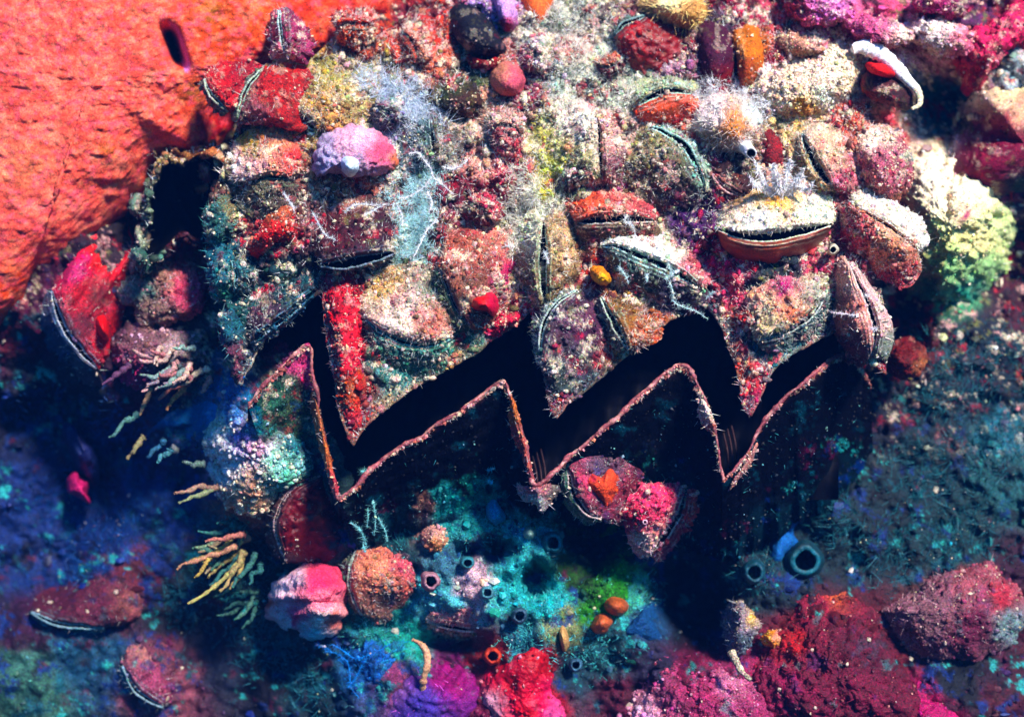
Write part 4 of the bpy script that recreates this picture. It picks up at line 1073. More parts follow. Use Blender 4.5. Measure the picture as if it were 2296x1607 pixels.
def ripple(V):
    return 4.5 * np.sin((V[:, 1] * 0.9 + 0.25 * V[:, 0]) / 7 + 2.2 * fbm(V[:, 0] / 40, V[:, 1] / 30, 0, 5)) * 0.8 + 7 * np.exp(-((V[:, 1] - 1372 - 8 * np.sin(V[:, 0] / 30)) / 9) ** 2) - 8 * np.exp(-((V[:, 1] - 1352) / 8) ** 2)
lump('sea_squirt', 'plump striped pink and white sea squirt with a folded white lower rim', 'sea squirt',
     [(640, 1282), (700, 1262), (768, 1282), (778, 1330), (768, 1390), (740, 1425), (700, 1436), (660, 1418), (622, 1398), (598, 1372), (596, 1335), (614, 1306)], 95,
     [(640, 1310, 30, 'f0c8d0'), (720, 1310, 40, 'd83c5c'), (700, 1350, 40, 'd87080'), (605, 1355, 12, 'b85848'), (640, 1400, 25, 'c0e0e8'), (700, 1425, 30, '88d0e0'), (720, 1385, 25, 'fff0e8'), (750, 1390, 20, 'e07868'), (660, 1385, 25, 'c03868')],
     M_SPONGE, w='r', rough=7, tool=ripple, zoff=-60, nr=90, na=160, patch=.0, sink=60)
def brain(V):
    r = worley(V[:, 0] / 15, V[:, 1] / 13, 12)
    return -8 * np.clip(r, 0, .8) + 5 * fbm(V[:, 0] / 20, V[:, 1] / 20, 0, 14, 3)
t = thing('colonial_sea_squirt', 'lavender pink sea squirt mound with one glassy round bump, left of the white threads', 'sea squirt', (795, 345, 120))
V, F = lump_mesh([(698, 340), (712, 310), (745, 288), (790, 278), (840, 288), (880, 320), (896, 355), (884, 385), (830, 400), (770, 396), (735, 392), (706, 398), (698, 370)], 88, w='u', rough=4, tool=brain, seed=5, nr=70, na=150, zoff=-25)
mk('tunic', V, F, tint([(730, 330, 40, 'a898b0'), (790, 310, 40, 'd8a0b0'), (850, 340, 30, 'b85068'), (890, 360, 14, 'b86848'), (720, 375, 30, '9890b0'), (800, 380, 40, '907890')], V[:, 0], V[:, 1], 0.12), M_SPONGE, t)
V, F = lump_mesh([(762, 350), (775, 342), (800, 348), (812, 364), (806, 386), (785, 398), (766, 385), (757, 366)], 108, w='u', rough=1, seed=6, nr=30, na=60, zoff=-32)
mk('glassy_bump', V, F, tint([(770, 365, 15, 'b8c8e0'), (790, 378, 15, 'd8e8f0')], V[:, 0], V[:, 1], 0), M_SOFT, t)

def easy(name, label, cat, poly, h, col, mat=None, **k):
    return lump(name, label, cat, poly, h, col, mat or M_REEF, **k)
easy('black_sponge', 'near black oval sponge tilted among red growth at the top centre', 'sponge', [(1012, 20), (1040, 12), (1080, 30), (1115, 75), (1135, 115), (1110, 128), (1060, 122), (1030, 95), (1010, 60)], 60,
     [(1070, 70, 80, '0c101c')], M_SPONGE, patch=.15, rough=5, turf=260, tk=dict(pale=.15, size=(1.2, 2.6), palec='8090a0'), zoff=-20)
easy('red_crust', 'dark red crust hanging under the black oval sponge', 'sponge', [(1045, 122), (1090, 134), (1135, 122), (1120, 150), (1090, 160), (1060, 152)], 36, '80180e', M_REEF, turf=200, tk=dict(pale=.6, size=(1.6, 4)))
easy('algae_mound', 'dark green brown algae mound below the black oval sponge', 'algae', [(965, 215), (990, 180), (1040, 175), (1080, 200), (1085, 240), (1050, 262), (1000, 258), (970, 240)], 58, [(1000, 200, 40, '283818'), (1040, 240, 40, '3c1c14')], M_REEF, turf=650, tk=dict(pale=.3, size=(1.4, 4), hair=.2))
easy('pink_sponge', 'smooth dusty pink sponge knob right of the green algae mound', 'sponge', [(1100, 160), (1130, 132), (1165, 140), (1180, 180), (1160, 215), (1120, 215), (1098, 190)], 62, [(1120, 170, 30, 'b87860'), (1150, 180, 30, 'b05060')], M_SPONGE, patch=.1, rough=3)
easy('orange_crust', 'flat bright orange sponge wedge at the top edge', 'sponge', [(1160, -30), (1250, -30), (1245, 10), (1215, 60), (1185, 45), (1168, 15)], 46, 'd86840', M_SPONGE, patch=.0, rough=2)
easy('lilac_sponge', 'lilac white sponge flap beside the orange wedge at the top edge', 'sponge', [(1095, -30), (1140, -30), (1165, 20), (1160, 60), (1130, 70), (1110, 30)], 60, [(1120, 20, 40, 'b890c0'), (1140, 60, 16, '981838')], M_SPONGE, patch=.1, rough=5, turf=120, tk=dict(pale=.5))
easy('yellow_soft_coral', 'soft glowing cream yellow coral tuft at the top edge right of centre', 'soft coral', [(1430, 0), (1470, -30), (1560, -30), (1590, 10), (1570, 50), (1520, 62), (1470, 40), (1440, 25)], 120, [(1500, 10, 30, 'f8e0a8'), (1550, 25, 40, 'b88850'), (1450, 25, 30, 'a08060')], M_SOFT, patch=.0, rough=10,
     turf=1300, tk=dict(pale=.4, hair=.85, hlen=(12, 34), hcol='ffd890', size=(1, 2)))
easy('maroon_sponge', 'dark maroon rounded sponge between the wine red oyster and the orange drape', 'sponge', [(1565, 60), (1610, 50), (1645, 90), (1650, 150), (1620, 195), (1580, 185), (1560, 130)], 66, [(1600, 120, 60, '3c1028'), (1630, 170, 30, '701420')], M_SPONGE, patch=.2, rough=5, turf=160, tk=dict(pale=.3, hair=.3))
easy('orange_drape', 'burnt orange sponge draped down the upper right of the giant shell', 'sponge', [(1645, 70), (1700, 60), (1715, 120), (1700, 170), (1680, 200), (1655, 190), (1648, 130)], 60, [(1690, 100, 40, 'b86818'), (1670, 160, 30, '904010')], M_SPONGE, patch=.15, rough=5, turf=150, tk=dict(pale=.6))
easy('crimson_sponge', 'small crimson sponge wedge left of the diagonal jagged slit', 'sponge', [(1712, 280), (1745, 300), (1770, 340), (1765, 380), (1735, 390), (1705, 370), (1700, 320)], 24, '780c1c', M_REEF, patch=.25, rough=6, turf=60, tk=dict(pale=.2, size=(1, 2.2)))
easy('speckled_pink_shell', 'round speckled pink disc shell in the upper right, left of the green sponge', 'shell', [(1925, 300), (1960, 272), (2005, 282), (2040, 330), (2048, 390), (2030, 440), (2000, 470), (1955, 440), (1925, 390), (1912, 340)], 72,
     [(1960, 310, 30, 'f0d0b8'), (1990, 380, 60, 'a85868'), (2020, 430, 30, '986048'), (1950, 400, 30, 'b06860'), (2040, 350, 14, '98a090')], M_SHELL, turf=1300, tk=dict(pale=.45), patch=.5)
easy('cream_ridge', 'bright cream white knobbly ridge running up to the upper right', 'coral crust', [(1680, 190), (1740, 160), (1820, 125), (1890, 95), (1940, 100), (1950, 150), (1920, 200), (1860, 240), (1800, 270), (1730, 250), (1690, 225)], 80,
     [(1760, 190, 60, 'f0ccb0'), (1860, 140, 60, 'f4d4b8'), (1850, 210, 30, 'e0e4c8'), (1900, 180, 40, 'f4d4b0'), (1800, 240, 30, 'c88838')], M_REEF, cell=9, cell_px=15, rough=9, turf=2600, tk=dict(pale=.6, size=(1.6, 4.6)), patch=.15, nr=60, na=160)
t = thing('white_crescent_sponge', 'glossy white crescent sponge rim curling round a red and brown hollow, upper right', 'sponge', (1985, 170, 200))
cr = [(1912, 112), (1940, 106), (1975, 122), (2010, 152), (2035, 180), (2058, 205), (2062, 232), (2045, 245)]
zz = [float(surf(p[0], p[1], 'u')) - 70 for p in cr]
zz = [z + (60 if False else 0) for z in zz]
V, F = tube([(p[0], p[1], min(z, 190)) for p, z in zip(cr, zz)], [10, 21, 19, 16, 14, 10, 7, 3], n=80, seg=16, rough=.12, seed=2)
V = V + 2.5 * fbm(V[:, 0] / 14, V[:, 1] / 14, 0, 8, 3)[:, None]
mk('white_rim', V, F, tint([(1920, 110, 30, 'fbfbf4'), (2000, 150, 40, 'fbf8f0'), (2062, 230, 18, 'c8c0a0')], V[:, 0], V[:, 1], .15), M_SPONGE, t)
V, F = lump_mesh([(1945, 140), (1985, 146), (2012, 166), (1998, 176), (1965, 170), (1945, 158)], 95, w='u', rough=4, seed=15, nr=24, na=60, zoff=-30)
mk('red_patch', V, F, lin('b81020'), M_SPONGE, t)
V, F = lump_mesh([(1935, 160), (1990, 168), (2030, 185), (2050, 215), (2040, 242), (2005, 240), (1960, 225), (1930, 200)], 52, w='u', rough=9, seed=16, nr=34, na=80, zoff=-22)
mk('hollow', V, F, tint([(1960, 200, 30, '481018'), (2030, 210, 30, '300810'), (1940, 220, 20, 'a04020')], V[:, 0], V[:, 1], .4), M_REEF, t)
easy('fuzzy_soft_coral', 'grey and orange fuzzy soft coral with white tips, right of the orange red oyster', 'soft coral', [(1560, 240), (1600, 210), (1670, 215), (1710, 250), (1700, 300), (1670, 335), (1620, 345), (1575, 320), (1555, 280)], 88,
     [(1600, 250, 40, 'd8c8c0'), (1640, 280, 40, 'c87830'), (1690, 250, 30, 'c8d0c8'), (1600, 320, 30, '886850'), (1660, 330, 20, 'd0d0d0')], M_SOFT, patch=.1, rough=10, turf=2400, tk=dict(pale=.5, hair=.75, hlen=(8, 30), hcol='e8e8e0', size=(1.2, 3)))
siphon('barnacle', 'small white ringed barnacle opening below the grey and orange soft coral', 'barnacle', 1668, 328, 12, 55, 'd8dce0', w='u', zoff=-20, tilt=(.3, .3))
siphon('barnacle', 'small glassy ring at the tip of the pale pink cone shaped oyster', 'barnacle', 1868, 560, 9, 40, 'c8c0a8', w='u', zoff=-40)
siphon('barnacle', 'pale pink ring on the bright pink red oyster under the third peak', 'barnacle', 1446, 1170, 5, 14, 'e8b8c8', w='l', zoff=-84, base=1.3)
# white plumes standing on the bright oyster
t = thing('feathery_soft_coral', 'white feathery plumes standing on the brightest oyster', 'soft coral', (1745, 420, 60))
z0 = float(surf(1745, 420)) - 60
for i, (x, y, r) in enumerate([(1700, 375, 13), (1735, 378, 13), (1768, 368, 14), (1795, 388, 12), (1812, 420, 12), (1690, 408, 11), (1745, 400, 14)]):
    V, F = tube([(1745 + (x - 1745) * .2, 450, z0 + 30), (1745 + (x - 1745) * .6, 420, z0), (x, y + 5, z0 - 22), (x + (x - 1745) * .15, y - 10, z0 - 34)], [8, 7, 5, 3], n=24, seg=8, rough=.3, seed=i)
    mk('plume_stalk', V, F, lin('e8e0d8'), M_SOFT, t)
    g = grains(V, F, np.tile(lin('ece8e8'), (len(V), 1)), 420, size=(1, 2.2), pale=.7, hair=.85, hlen=(7, r + 9), hcol='ffffff')
    o = mk('plume_fringe', g[0], g[1], g[2], M_TURF, t, smooth=False); o['kind'] = 'stuff'
lump('red_sponge_lobe', 'bright scarlet sponge lobe on the flank of the brown domed oyster', 'sponge', [(1050, 668), (1072, 655), (1100, 648), (1118, 662), (1120, 695), (1108, 712), (1092, 700), (1062, 700), (1048, 686)], 104, [(1075, 680, 24, 'c81424'), (1105, 680, 20, 'b02040')], M_SOFT, patch=0, rough=3, w='u', zoff=-20)
lump('magenta_crust', 'magenta red knobbly crust beside the second notch', 'coralline algae', [(1080, 730), (1120, 705), (1165, 690), (1180, 702), (1150, 728), (1110, 755), (1085, 752)], 34, 'b81c40', M_REEF, turf=500, tk=dict(pale=.35), rough=8)
lump('scarlet_band', 'scarlet crust band running down the left side of the first big tooth', 'sponge', [(728, 618), (770, 605), (808, 640), (812, 720), (808, 800), (815, 880), (806, 940), (776, 950), (758, 880), (742, 780), (732, 690)], 30,
     [(760, 640, 40, 'b01830'), (770, 740, 40, 'd01c38'), (780, 810, 30, 'c8203c'), (785, 870, 30, 'a8401c'), (785, 930, 30, 'a82c30')], M_REEF, patch=.45, rough=8, cell=5, cell_px=11, turf=1500, tk=dict(pale=.28, hair=.1), zoff=-6, nr=60, na=200, centre=(775, 780), wob=.22)
lump('red_tongue', 'red tongue shaped sponge speckled white, left of the dark maroon oyster', 'sponge', [(600, 480), (640, 450), (664, 470), (650, 515), (615, 550), (580, 575), (556, 568), (550, 545), (575, 520)], 62, [(610, 480, 30, 'b06040'), (600, 530, 40, 'c01828')], M_REEF, patch=.25, rough=6, turf=500, tk=dict(pale=.4), zoff=-10)
lump('orange_sea_squirt', 'tiny amber sea squirt cluster at the top of the orange brown oyster', 'sea squirt', [(1325, 605), (1345, 598), (1365, 612), (1370, 632), (1350, 640), (1332, 628)], 86, [(1350, 610, 12, 'c87820'), (1350, 632, 10, 'd8a030')], M_SOFT, patch=0, rough=6, fine=8, zoff=-20)
lump('heart_shaped_sponge', 'roughly heart shaped orange sponge patch on the reddish oyster under the second valley', 'sponge', [(1312, 1060), (1325, 1052), (1345, 1064), (1365, 1050), (1388, 1062), (1392, 1095), (1380, 1130), (1365, 1160), (1345, 1140), (1322, 1105), (1308, 1080)], 70, [(1350, 1090, 40, 'c85038'), (1330, 1070, 12, 'a03040'), (1365, 1150, 14, '904038')], M_SPONGE, w='l', patch=.15, rough=4, zoff=-8, wob=.1, turf=90, tk=dict(pale=.3, size=(1, 2.4)))
lump('scarlet_finger_sponge', 'small scarlet finger sponge on the magenta oyster at the far left', 'sponge', [(212, 708), (232, 702), (244, 725), (246, 760), (232, 768), (216, 745)], 132, 'd00c28', M_SOFT, w='r', patch=0, rough=2, zoff=-10)
lump('pink_boulder', 'rounded pink topped growth left of the giant oyster', 'coralline algae', [(360, 560), (375, 535), (410, 528), (450, 540), (468, 580), (466, 640), (440, 690), (390, 720), (330, 735), (290, 690), (285, 630), (310, 590), (345, 600)], 95,
     [(410, 550, 45, 'f04870'), (440, 575, 35, 'e88088'), (370, 620, 40, '906858'), (430, 650, 35, 'd84868'), (320, 650, 40, '386058'), (350, 700, 40, '785850'), (300, 600, 30, '207060')], M_REEF, w='r', turf=1900, tk=dict(pale=.3, hair=.2, palec='ffb0b8'), rough=20, cell=10, cell_px=24, patch=.35, zoff=-50, nr=80, na=180)
lump('beaded_crust', 'banded grey pink crust with pale beads, below the pink topped growth', 'bryozoan', [(262, 745), (310, 725), (380, 735), (440, 760), (450, 800), (420, 850), (370, 878), (310, 870), (265, 840), (245, 790)], 80,
     [(330, 760, 40, '704c50'), (400, 790, 30, 'a08888'), (290, 840, 30, 'a03058'), (350, 840, 30, '503850')], M_REEF, w='r', turf=700, tk=dict(pale=.3, size=(2, 5.5), palec='f0c8d0'), rough=8, patch=.4, zoff=-30, cell=8, cell_px=20, tool=lambda V: 2.5 * np.sin(V[:, 1] / 7 + .25 * np.sin(V[:, 0] / 20)))
t = thing('bead_bryozoan', 'bright clump of white, pink and orange beads left of the dark crimson oyster', 'bryozoan', (580, 1040, 190))
V, F = lump_mesh([(470, 930), (500, 900), (560, 930), (640, 960), (690, 1010), (690, 1060), (640, 1090), (600, 1140), (550, 1150), (500, 1120), (480, 1060), (465, 990)], 70, w='r', rough=12, cell=8, cell_px=18, seed=44, nr=60, na=150, zoff=-15)
Cb = tint([(490, 960, 30, 'e0e0c8'), (540, 990, 30, '8070b0'), (510, 1040, 25, 'f0f0f0'), (570, 1010, 30, 'c090a0'), (620, 1040, 30, 'a0d8c0'), (560, 1100, 40, 'd09878'), (640, 1060, 30, '60a890'), (590, 960, 30, '305848'), (660, 1000, 30, '286870'), (520, 930, 25, '2068a8')], V[:, 0], V[:, 1], .3)
mk('crust', V, F, Cb, M_REEF, t)
add_lumplets(t, V, F, np.clip(Cb * 1.5, 0, .9), 900, name='beads', size=(3, 9), jit=.25, white=.28)
add_grains(t, 'turf', V, F, Cb, 900, size=(1.3, 3.6), pale=.4, hair=.2, hcol='80c8c8')
lump('pink_peak_crust', 'pink magenta crust capping the first peak of the lower shell', 'coralline algae', [(640, 800), (665, 778), (694, 775), (698, 820), (706, 870), (690, 895), (676, 870), (690, 850), (650, 850), (622, 842)], 120, [(680, 800, 30, 'e06088'), (650, 830, 20, '9868a0'), (688, 860, 20, 'e83868')], M_REEF, w='r', turf=350, tk=dict(pale=.3, hair=.25), rough=7, patch=.2, zoff=-10)
lump('crimson_boulder', 'big dark crimson sponge mound at the lower right', 'sponge', [(1760, 1400), (1810, 1345), (1880, 1330), (1950, 1370), (2000, 1450), (2040, 1540), (2080, 1640), (1900, 1680), (1750, 1640), (1700, 1560), (1710, 1470)], 75,
     [(1830, 1380, 50, '740f2e'), (1880, 1450, 80, '560824'), (1780, 1440, 30, '981420'), (1900, 1560, 60, '640c2e'), (1960, 1480, 40, '480820'), (1760, 1540, 40, '74143a'), (1870, 1340, 25, 'b85838')], M_REEF, w='r', rough=17, cell=7, cell_px=22, turf=2600, tk=dict(pale=.16, palec='e0a090', hair=.3, hcol='a04050'), patch=.35, nr=90, na=220, zoff=-20)
lump('dusty_pink_mound', 'long dusty pink and red fuzzy mound near the right edge below', 'sponge', [(1990, 1370), (2060, 1310), (2140, 1275), (2220, 1270), (2270, 1310), (2292, 1370), (2280, 1430), (2200, 1470), (2100, 1480), (2020, 1440)], 72,
     [(2080, 1370, 60, '785058'), (2180, 1310, 50, '8c4850'), (2240, 1340, 30, '982c38'), (2180, 1400, 50, '581430'), (2060, 1420, 40, '704c50'), (2260, 1400, 30, '688080')], M_REEF, w='r', rough=10, turf=1500, tk=dict(pale=.2, hair=.4, hcol='c0a0a0'), patch=.25, zoff=-30, nr=70, na=180)
lump('magenta_coralline', 'magenta pink coralline crust along the bottom edge right of centre', 'coralline algae', [(1440, 1530), (1500, 1480), (1570, 1490), (1640, 1500), (1700, 1530), (1750, 1600), (1780, 1680), (1400, 1680), (1400, 1580)], 60,
     [(1560, 1560, 60, '8a2c50'), (1640, 1530, 30, 'b86c88'), (1500, 1580, 40, '984464'), (1700, 1590, 40, '8a3254'), (1450, 1600, 30, 'e0a0b0')], M_REEF, w='r', rough=12, cell=8, cell_px=20, turf=1500, tk=dict(pale=.35, palec='ffc0d0'), patch=.45, zoff=-10, nr=70, na=160)
lump('magenta_coralline', 'small magenta coralline crust at the bottom edge below the dusty pink mound', 'coralline algae', [(2010, 1580), (2050, 1560), (2110, 1575), (2160, 1610), (2160, 1680), (2000, 1680)], 50, 'a02458', M_REEF, w='r', rough=8, patch=.2, turf=200, tk=dict(pale=.2), zoff=-10)
lump('blue_sponge', 'bright blue ragged sponge piece at the lower right above the teal ring', 'sponge', [(1722, 1250), (1728, 1200), (1722, 1160), (1745, 1150), (1758, 1165), (1790, 1138), (1802, 1146), (1780, 1190), (1792, 1220), (1765, 1245), (1745, 1262)], 36, '12528a', M_SPONGE, w='r', patch=0, rough=3, zoff=-10)
lump('blue_sponge', 'small cyan blue sponge peg standing in the dark below the second peak', 'sponge', [(1088, 1130), (1095, 1088), (1108, 1080), (1120, 1100), (1122, 1130), (1134, 1160), (1110, 1178), (1092, 1160)], 60, '1c88b0', M_SPONGE, w='r', patch=.1, rough=3, zoff=-30)
lump('blue_sponge', 'blue film sponge stretched over the rock left of the bead clump', 'sponge', [(330, 980), (380, 930), (440, 900), (490, 880), (530, 900), (520, 940), (470, 980), (430, 1010), (370, 1020)], 26, [(420, 960, 60, '106090'), (500, 910, 40, '1c78b0')], M_SPONGE, w='r', patch=.25, rough=6)
lump('blue_sponge', 'blue film sponge between the orange knobs and the black hollow', 'sponge', [(1420, 1390), (1470, 1340), (1490, 1360), (1476, 1400), (1490, 1440), (1450, 1440), (1400, 1420)], 24, '183f68', M_SPONGE, w='r', patch=.15, rough=5)
lump('blue_fibre_sponge', 'blue fibrous sponge below the striped pink sea squirt', 'sponge', [(770, 1450), (830, 1430), (920, 1430), (960, 1450), (900, 1480), (870, 1520), (860, 1570), (810, 1560), (790, 1510), (745, 1480)], 20, [(830, 1490, 50, '12508c'), (920, 1440, 30, '1c7c88')], M_REEF, w='r', patch=.35, rough=11, tool=lambda V: 3 * np.sin((V[:, 0] + V[:, 1]) / 4 + 3 * fbm(V[:, 0] / 40, V[:, 1] / 40, 0, 4)), turf=200, tk=dict(hair=.8, hcol='3088d0', pale=.1, hlen=(8, 26)))
lump('purple_fibre_sponge', 'purple and magenta fibrous sponge at the bottom edge left of centre', 'sponge', [(880, 1540), (950, 1500), (1010, 1470), (1060, 1500), (1075, 1550), (1050, 1620), (900, 1660), (840, 1600)], 26, [(1010, 1520, 40, '7c1858'), (940, 1590, 50, '403080'), (900, 1550, 30, '704880')], M_SPONGE, w='r', patch=.1, rough=5,
     cell=8, cell_px=16, tool=lambda V: 1.6 * np.sin(np.hypot(V[:, 0] - 980, V[:, 1] - 1480) / 3.4 + 2 * fbm(V[:, 0] / 40, V[:, 1] / 40, 0, 4)), turf=250, tk=dict(hair=.8, hcol='c060c0', pale=.1, hlen=(8, 24)))
lump('red_sponge', 'glowing red sponge folds at the bottom edge near the centre', 'sponge', [(1090, 1500), (1140, 1470), (1200, 1450), (1235, 1480), (1240, 1540), (1260, 1590), (1240, 1670), (1120, 1670), (1080, 1590)], 34, [(1140, 1530, 40, 'a81030'), (1210, 1480, 30, 'a01028'), (1190, 1590, 40, 'c01434'), (1230, 1600, 30, 'b84878'), (1110, 1570, 20, 'c890a0')], M_SOFT, w='r', patch=.15, rough=14, fine=26, nr=60, na=140,
     turf=200, tk=dict(pale=.6, palec='e8b0b8', size=(2, 5)))
for (lb, pl, c) in (('amber red sea squirt knob, upper of two beside the green algae', [(1352, 1350), (1370, 1334), (1398, 1342), (1410, 1362), (1392, 1380), (1362, 1374)], '985030'),
                    ('orange sea squirt knob, lower of two beside the green algae', [(1328, 1392), (1342, 1374), (1366, 1376), (1374, 1396), (1356, 1420), (1334, 1420), (1324, 1406)], 'a85838')):
    lump('orange_sea_squirt', lb, 'sea squirt', pl, 56, c, M_SOFT, w='r', patch=.05, rough=3, group='pair of orange sea squirt knobs')
lump('sea_squirt', 'thin tan sea squirt finger pointing down below the green algae', 'sea squirt', [(1252, 1412), (1262, 1402), (1274, 1418), (1278, 1445), (1266, 1462), (1256, 1445)], 40, 'b89060', M_SOFT, w='r', patch=.05, rough=2)
lump('green_algae', 'bright green algae patch below the dark pocket, lower centre', 'algae', [(1285, 1330), (1320, 1300), (1370, 1260), (1400, 1235), (1415, 1270), (1405, 1330), (1370, 1370), (1320, 1375)], 30, [(1350, 1330, 50, '246c10'), (1390, 1280, 30, '1c7828'), (1320, 1310, 30, '183c10')], M_REEF, w='r', turf=900, tk=dict(pale=.15, hair=.4, hcol='60d060', hlen=(6, 16), palec='80d8b0'), rough=8)
lump('pale_round_sponge', 'pale grey green round sponge disc left of the small ringed opening', 'sponge', [(1172, 1190), (1184, 1176), (1200, 1184), (1202, 1202), (1188, 1212), (1174, 1204)], 36, '88a898', M_SOFT, w='r', patch=0, rough=1)
lump('pebble_crust', 'brown pink pebbly crust patch on the teal sponge', 'bryozoan', [(935, 1190), (960, 1172), (990, 1180), (1005, 1210), (985, 1238), (950, 1228)], 50, [(965, 1195, 25, 'b88880'), (975, 1220, 20, 'a87048')], M_REEF, w='r', turf=350, tk=dict(pale=.4), rough=7, patch=.2)
lump('yellow_sponge', 'small yellow orange sponge with dark hole left of the crimson mound', 'sponge', [(1700, 1425), (1722, 1405), (1752, 1418), (1760, 1440), (1735, 1458), (1706, 1450)], 60, [(1715, 1430, 20, 'c88010'), (1750, 1425, 10, 'd89080')], M_REEF, w='r', rough=5, patch=.15, turf=80, tk=dict(pale=.5))
lump('grey_crust', 'grey pink crust clump right of the black hollow, lower right', 'bryozoan', [(1620, 1380), (1650, 1340), (1690, 1370), (1705, 1400), (1680, 1450), (1650, 1470), (1625, 1430)], 80, [(1650, 1400, 40, '807078'), (1680, 1380, 15, 'd8b060'), (1660, 1440, 30, '506068')], M_REEF, w='r', rough=10, turf=500, tk=dict(pale=.35, hair=.2), patch=.35, zoff=-40)
lump('pink_scrap', 'bright pink scrap of algae in the deep blue hollow at lower left', 'algae', [(155, 1072), (168, 1058), (178, 1075), (196, 1082), (192, 1108), (204, 1130), (190, 1122), (170, 1108), (152, 1100)], 90, 'b03060', M_SOFT, w='r', rough=6, patch=0, zoff=-110)
lump('blue_violet_film', 'dim blue violet film above the pink scrap in the hollow', 'algae', [(140, 965), (160, 950), (200, 1000), (225, 1050), (215, 1090), (190, 1075), (165, 1030)], 50, '141c48', M_SOFT, w='r', rough=6, patch=0.1, zoff=-80)
lump('dark_red_crust', 'dark red crust hanging right of the pale pink cone shaped oyster', 'sponge', [(1985, 800), (2020, 760), (2060, 765), (2078, 800), (2065, 835), (2030, 850), (1995, 835)], 70, [(2030, 800, 40, '601010'), (2065, 810, 15, 'a06040')], M_REEF, w='r', turf=200, tk=dict(pale=.2), rough=8, patch=.2, zoff=-140)
for i, (x, y, r, c, lb) in enumerate([(1805, 1255, 31, '103038', 'largest teal ring opening in the dark lower right'), (1690, 1282, 19, '18404c', 'smaller dim teal ring left of the large one'),
                                      (1238, 1216, 17, '1c6068', 'teal ringed opening near the top of the teal sponge'), (965, 1302, 16, '987078', 'round dark hole with a pinkish rim on the teal sponge'),
                                      (1092, 1327, 11, '487880', 'small round black hole right of the pinkish rimmed one'), (1164, 1380, 13, '304858', 'black hole left of the tan sea squirt finger'),
                                      (1104, 1470, 15, 'a03828', 'orange rimmed opening in the red sponge at the bottom'), (1290, 1490, 11, '38586c', 'small blue grey ring at bottom centre'),
                                      (1048, 1262, 11, '306870', 'shallow teal dimple between the holes of the teal sponge'), (1722, 1436, 6, 'c88818', 'tiny dark hole in the small yellow sponge')]):
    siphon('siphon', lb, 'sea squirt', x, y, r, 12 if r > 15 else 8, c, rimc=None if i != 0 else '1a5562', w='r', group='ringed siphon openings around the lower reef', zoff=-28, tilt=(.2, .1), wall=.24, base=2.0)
V, F = tube([(1640, 1462, 110), (1652, 1486, 92), (1664, 1506, 80), (1684, 1524, 78)], [9, 8, 7, 5], n=30, seg=12, rough=.25, seed=3)
tag(mk('worm_tube', V, F, lin('b8a890') * (.7 + .4 * rng.random((len(V), 1))), M_REEF), 'curved cream white tube lying above the magenta crust at lower right', 'worm tube')
V, F = tube([(926, 1434, 190), (944, 1444, 172), (956, 1462, 162), (958, 1490, 158), (950, 1520, 165), (948, 1545, 185)], [4, 7, 8, 9, 8, 6], n=40, seg=12, rough=.3, seed=8)
tag(mk('worm_tube', V, F, lin('c89878') * (.7 + .5 * rng.random((len(V), 1))), M_SOFT), 'tan hook shaped tube at the bottom left of centre', 'worm tube')
# frilly spines round the dark hollow on the left
t = thing('frilled_shell', 'broken dark shell edged with jagged tan frills, round the black hollow at left', 'shell', (400, 450, 460))
for i, (pl, c) in enumerate([([(340, 330), (352, 345), (372, 352), (378, 372), (372, 392), (358, 384), (348, 358)], 'a08860'), ([(378, 335), (392, 330), (400, 345), (425, 342), (440, 358), (420, 362), (395, 356)], '906038'),
                             ([(440, 345), (470, 335), (495, 345), (505, 365), (480, 352), (455, 358)], 'a86840'), ([(335, 365), (352, 372), (362, 400), (358, 430), (345, 425), (335, 395)], '606850'),
                             ([(292, 450), (312, 432), (332, 450), (326, 480), (300, 482)], '607868'), ([(310, 500), (338, 505), (336, 545), (318, 560), (305, 530)], '88907c'), ([(296, 560), (322, 562), (330, 588), (305, 598)], '386458'), ([(405, 440), (430, 420), (465, 415), (470, 430), (440, 440), (415, 450)], 'd89078'),
                             ([(448, 365), (470, 375), (476, 405), (462, 412), (448, 395)], 'a86070'), ([(310, 478), (335, 482), (348, 500), (330, 500)], 'f0f0e8')]):
    V, F = lump_mesh(pl, 70 if i != 5 else 60, w='r', rough=6, fine=9, seed=70 + i, nr=20, na=60, zoff=-230)
    Cc = tint(c, V[:, 0], V[:, 1], .35)
    mk('frill', V, F, Cc, M_REEF, t)
    add_grains(t, 'turf', V, F, Cc, 90, pale=.4, hair=.2)

# ================================================================== HYDROIDS, FINGERS, THREADS
def wander(p, seed):
    q = curve(p, 9)
    k = np.arange(9)
    w = np.stack([fbm(k / 2.2, seed * 1.7, 0, 41, 2), fbm(k / 2.2, seed * 1.7, 5, 42, 2), fbm(k / 2.2, seed, 9, 43, 2)], 1)
    return q + w * 9
def cp(x0, y0, sc, pts):
    return [((x0 + a / sc) / 1.0888, (y0 + b / sc) / 1.0888) for a, b in pts]
fing = [[(1150, 770), (1080, 800), (870, 880)], [(1130, 740), (1040, 830), (950, 915)], [(1190, 800), (1150, 880), (1040, 980), (920, 1045)], [(1200, 790), (1150, 890), (1080, 990)], [(1190, 700), (1100, 730), (1010, 752)],
        [(1260, 800), (1200, 900), (1140, 975)], [(1280, 860), (1220, 950)], [(1060, 490), (970, 485), (850, 515)], [(1060, 490), (990, 520), (880, 565)], [(1000, 380), (905, 355)]]
cols = ['a87c64', 'a08850', '98905c', '908058', '986458', '386058', '305c58', '8c7060', '788060', '5c7068']
t = thing('finger_bryozoan', 'spray of long thin tan fingers pointing down left beside the crimson oyster', 'bryozoan', (520, 1200, 330))
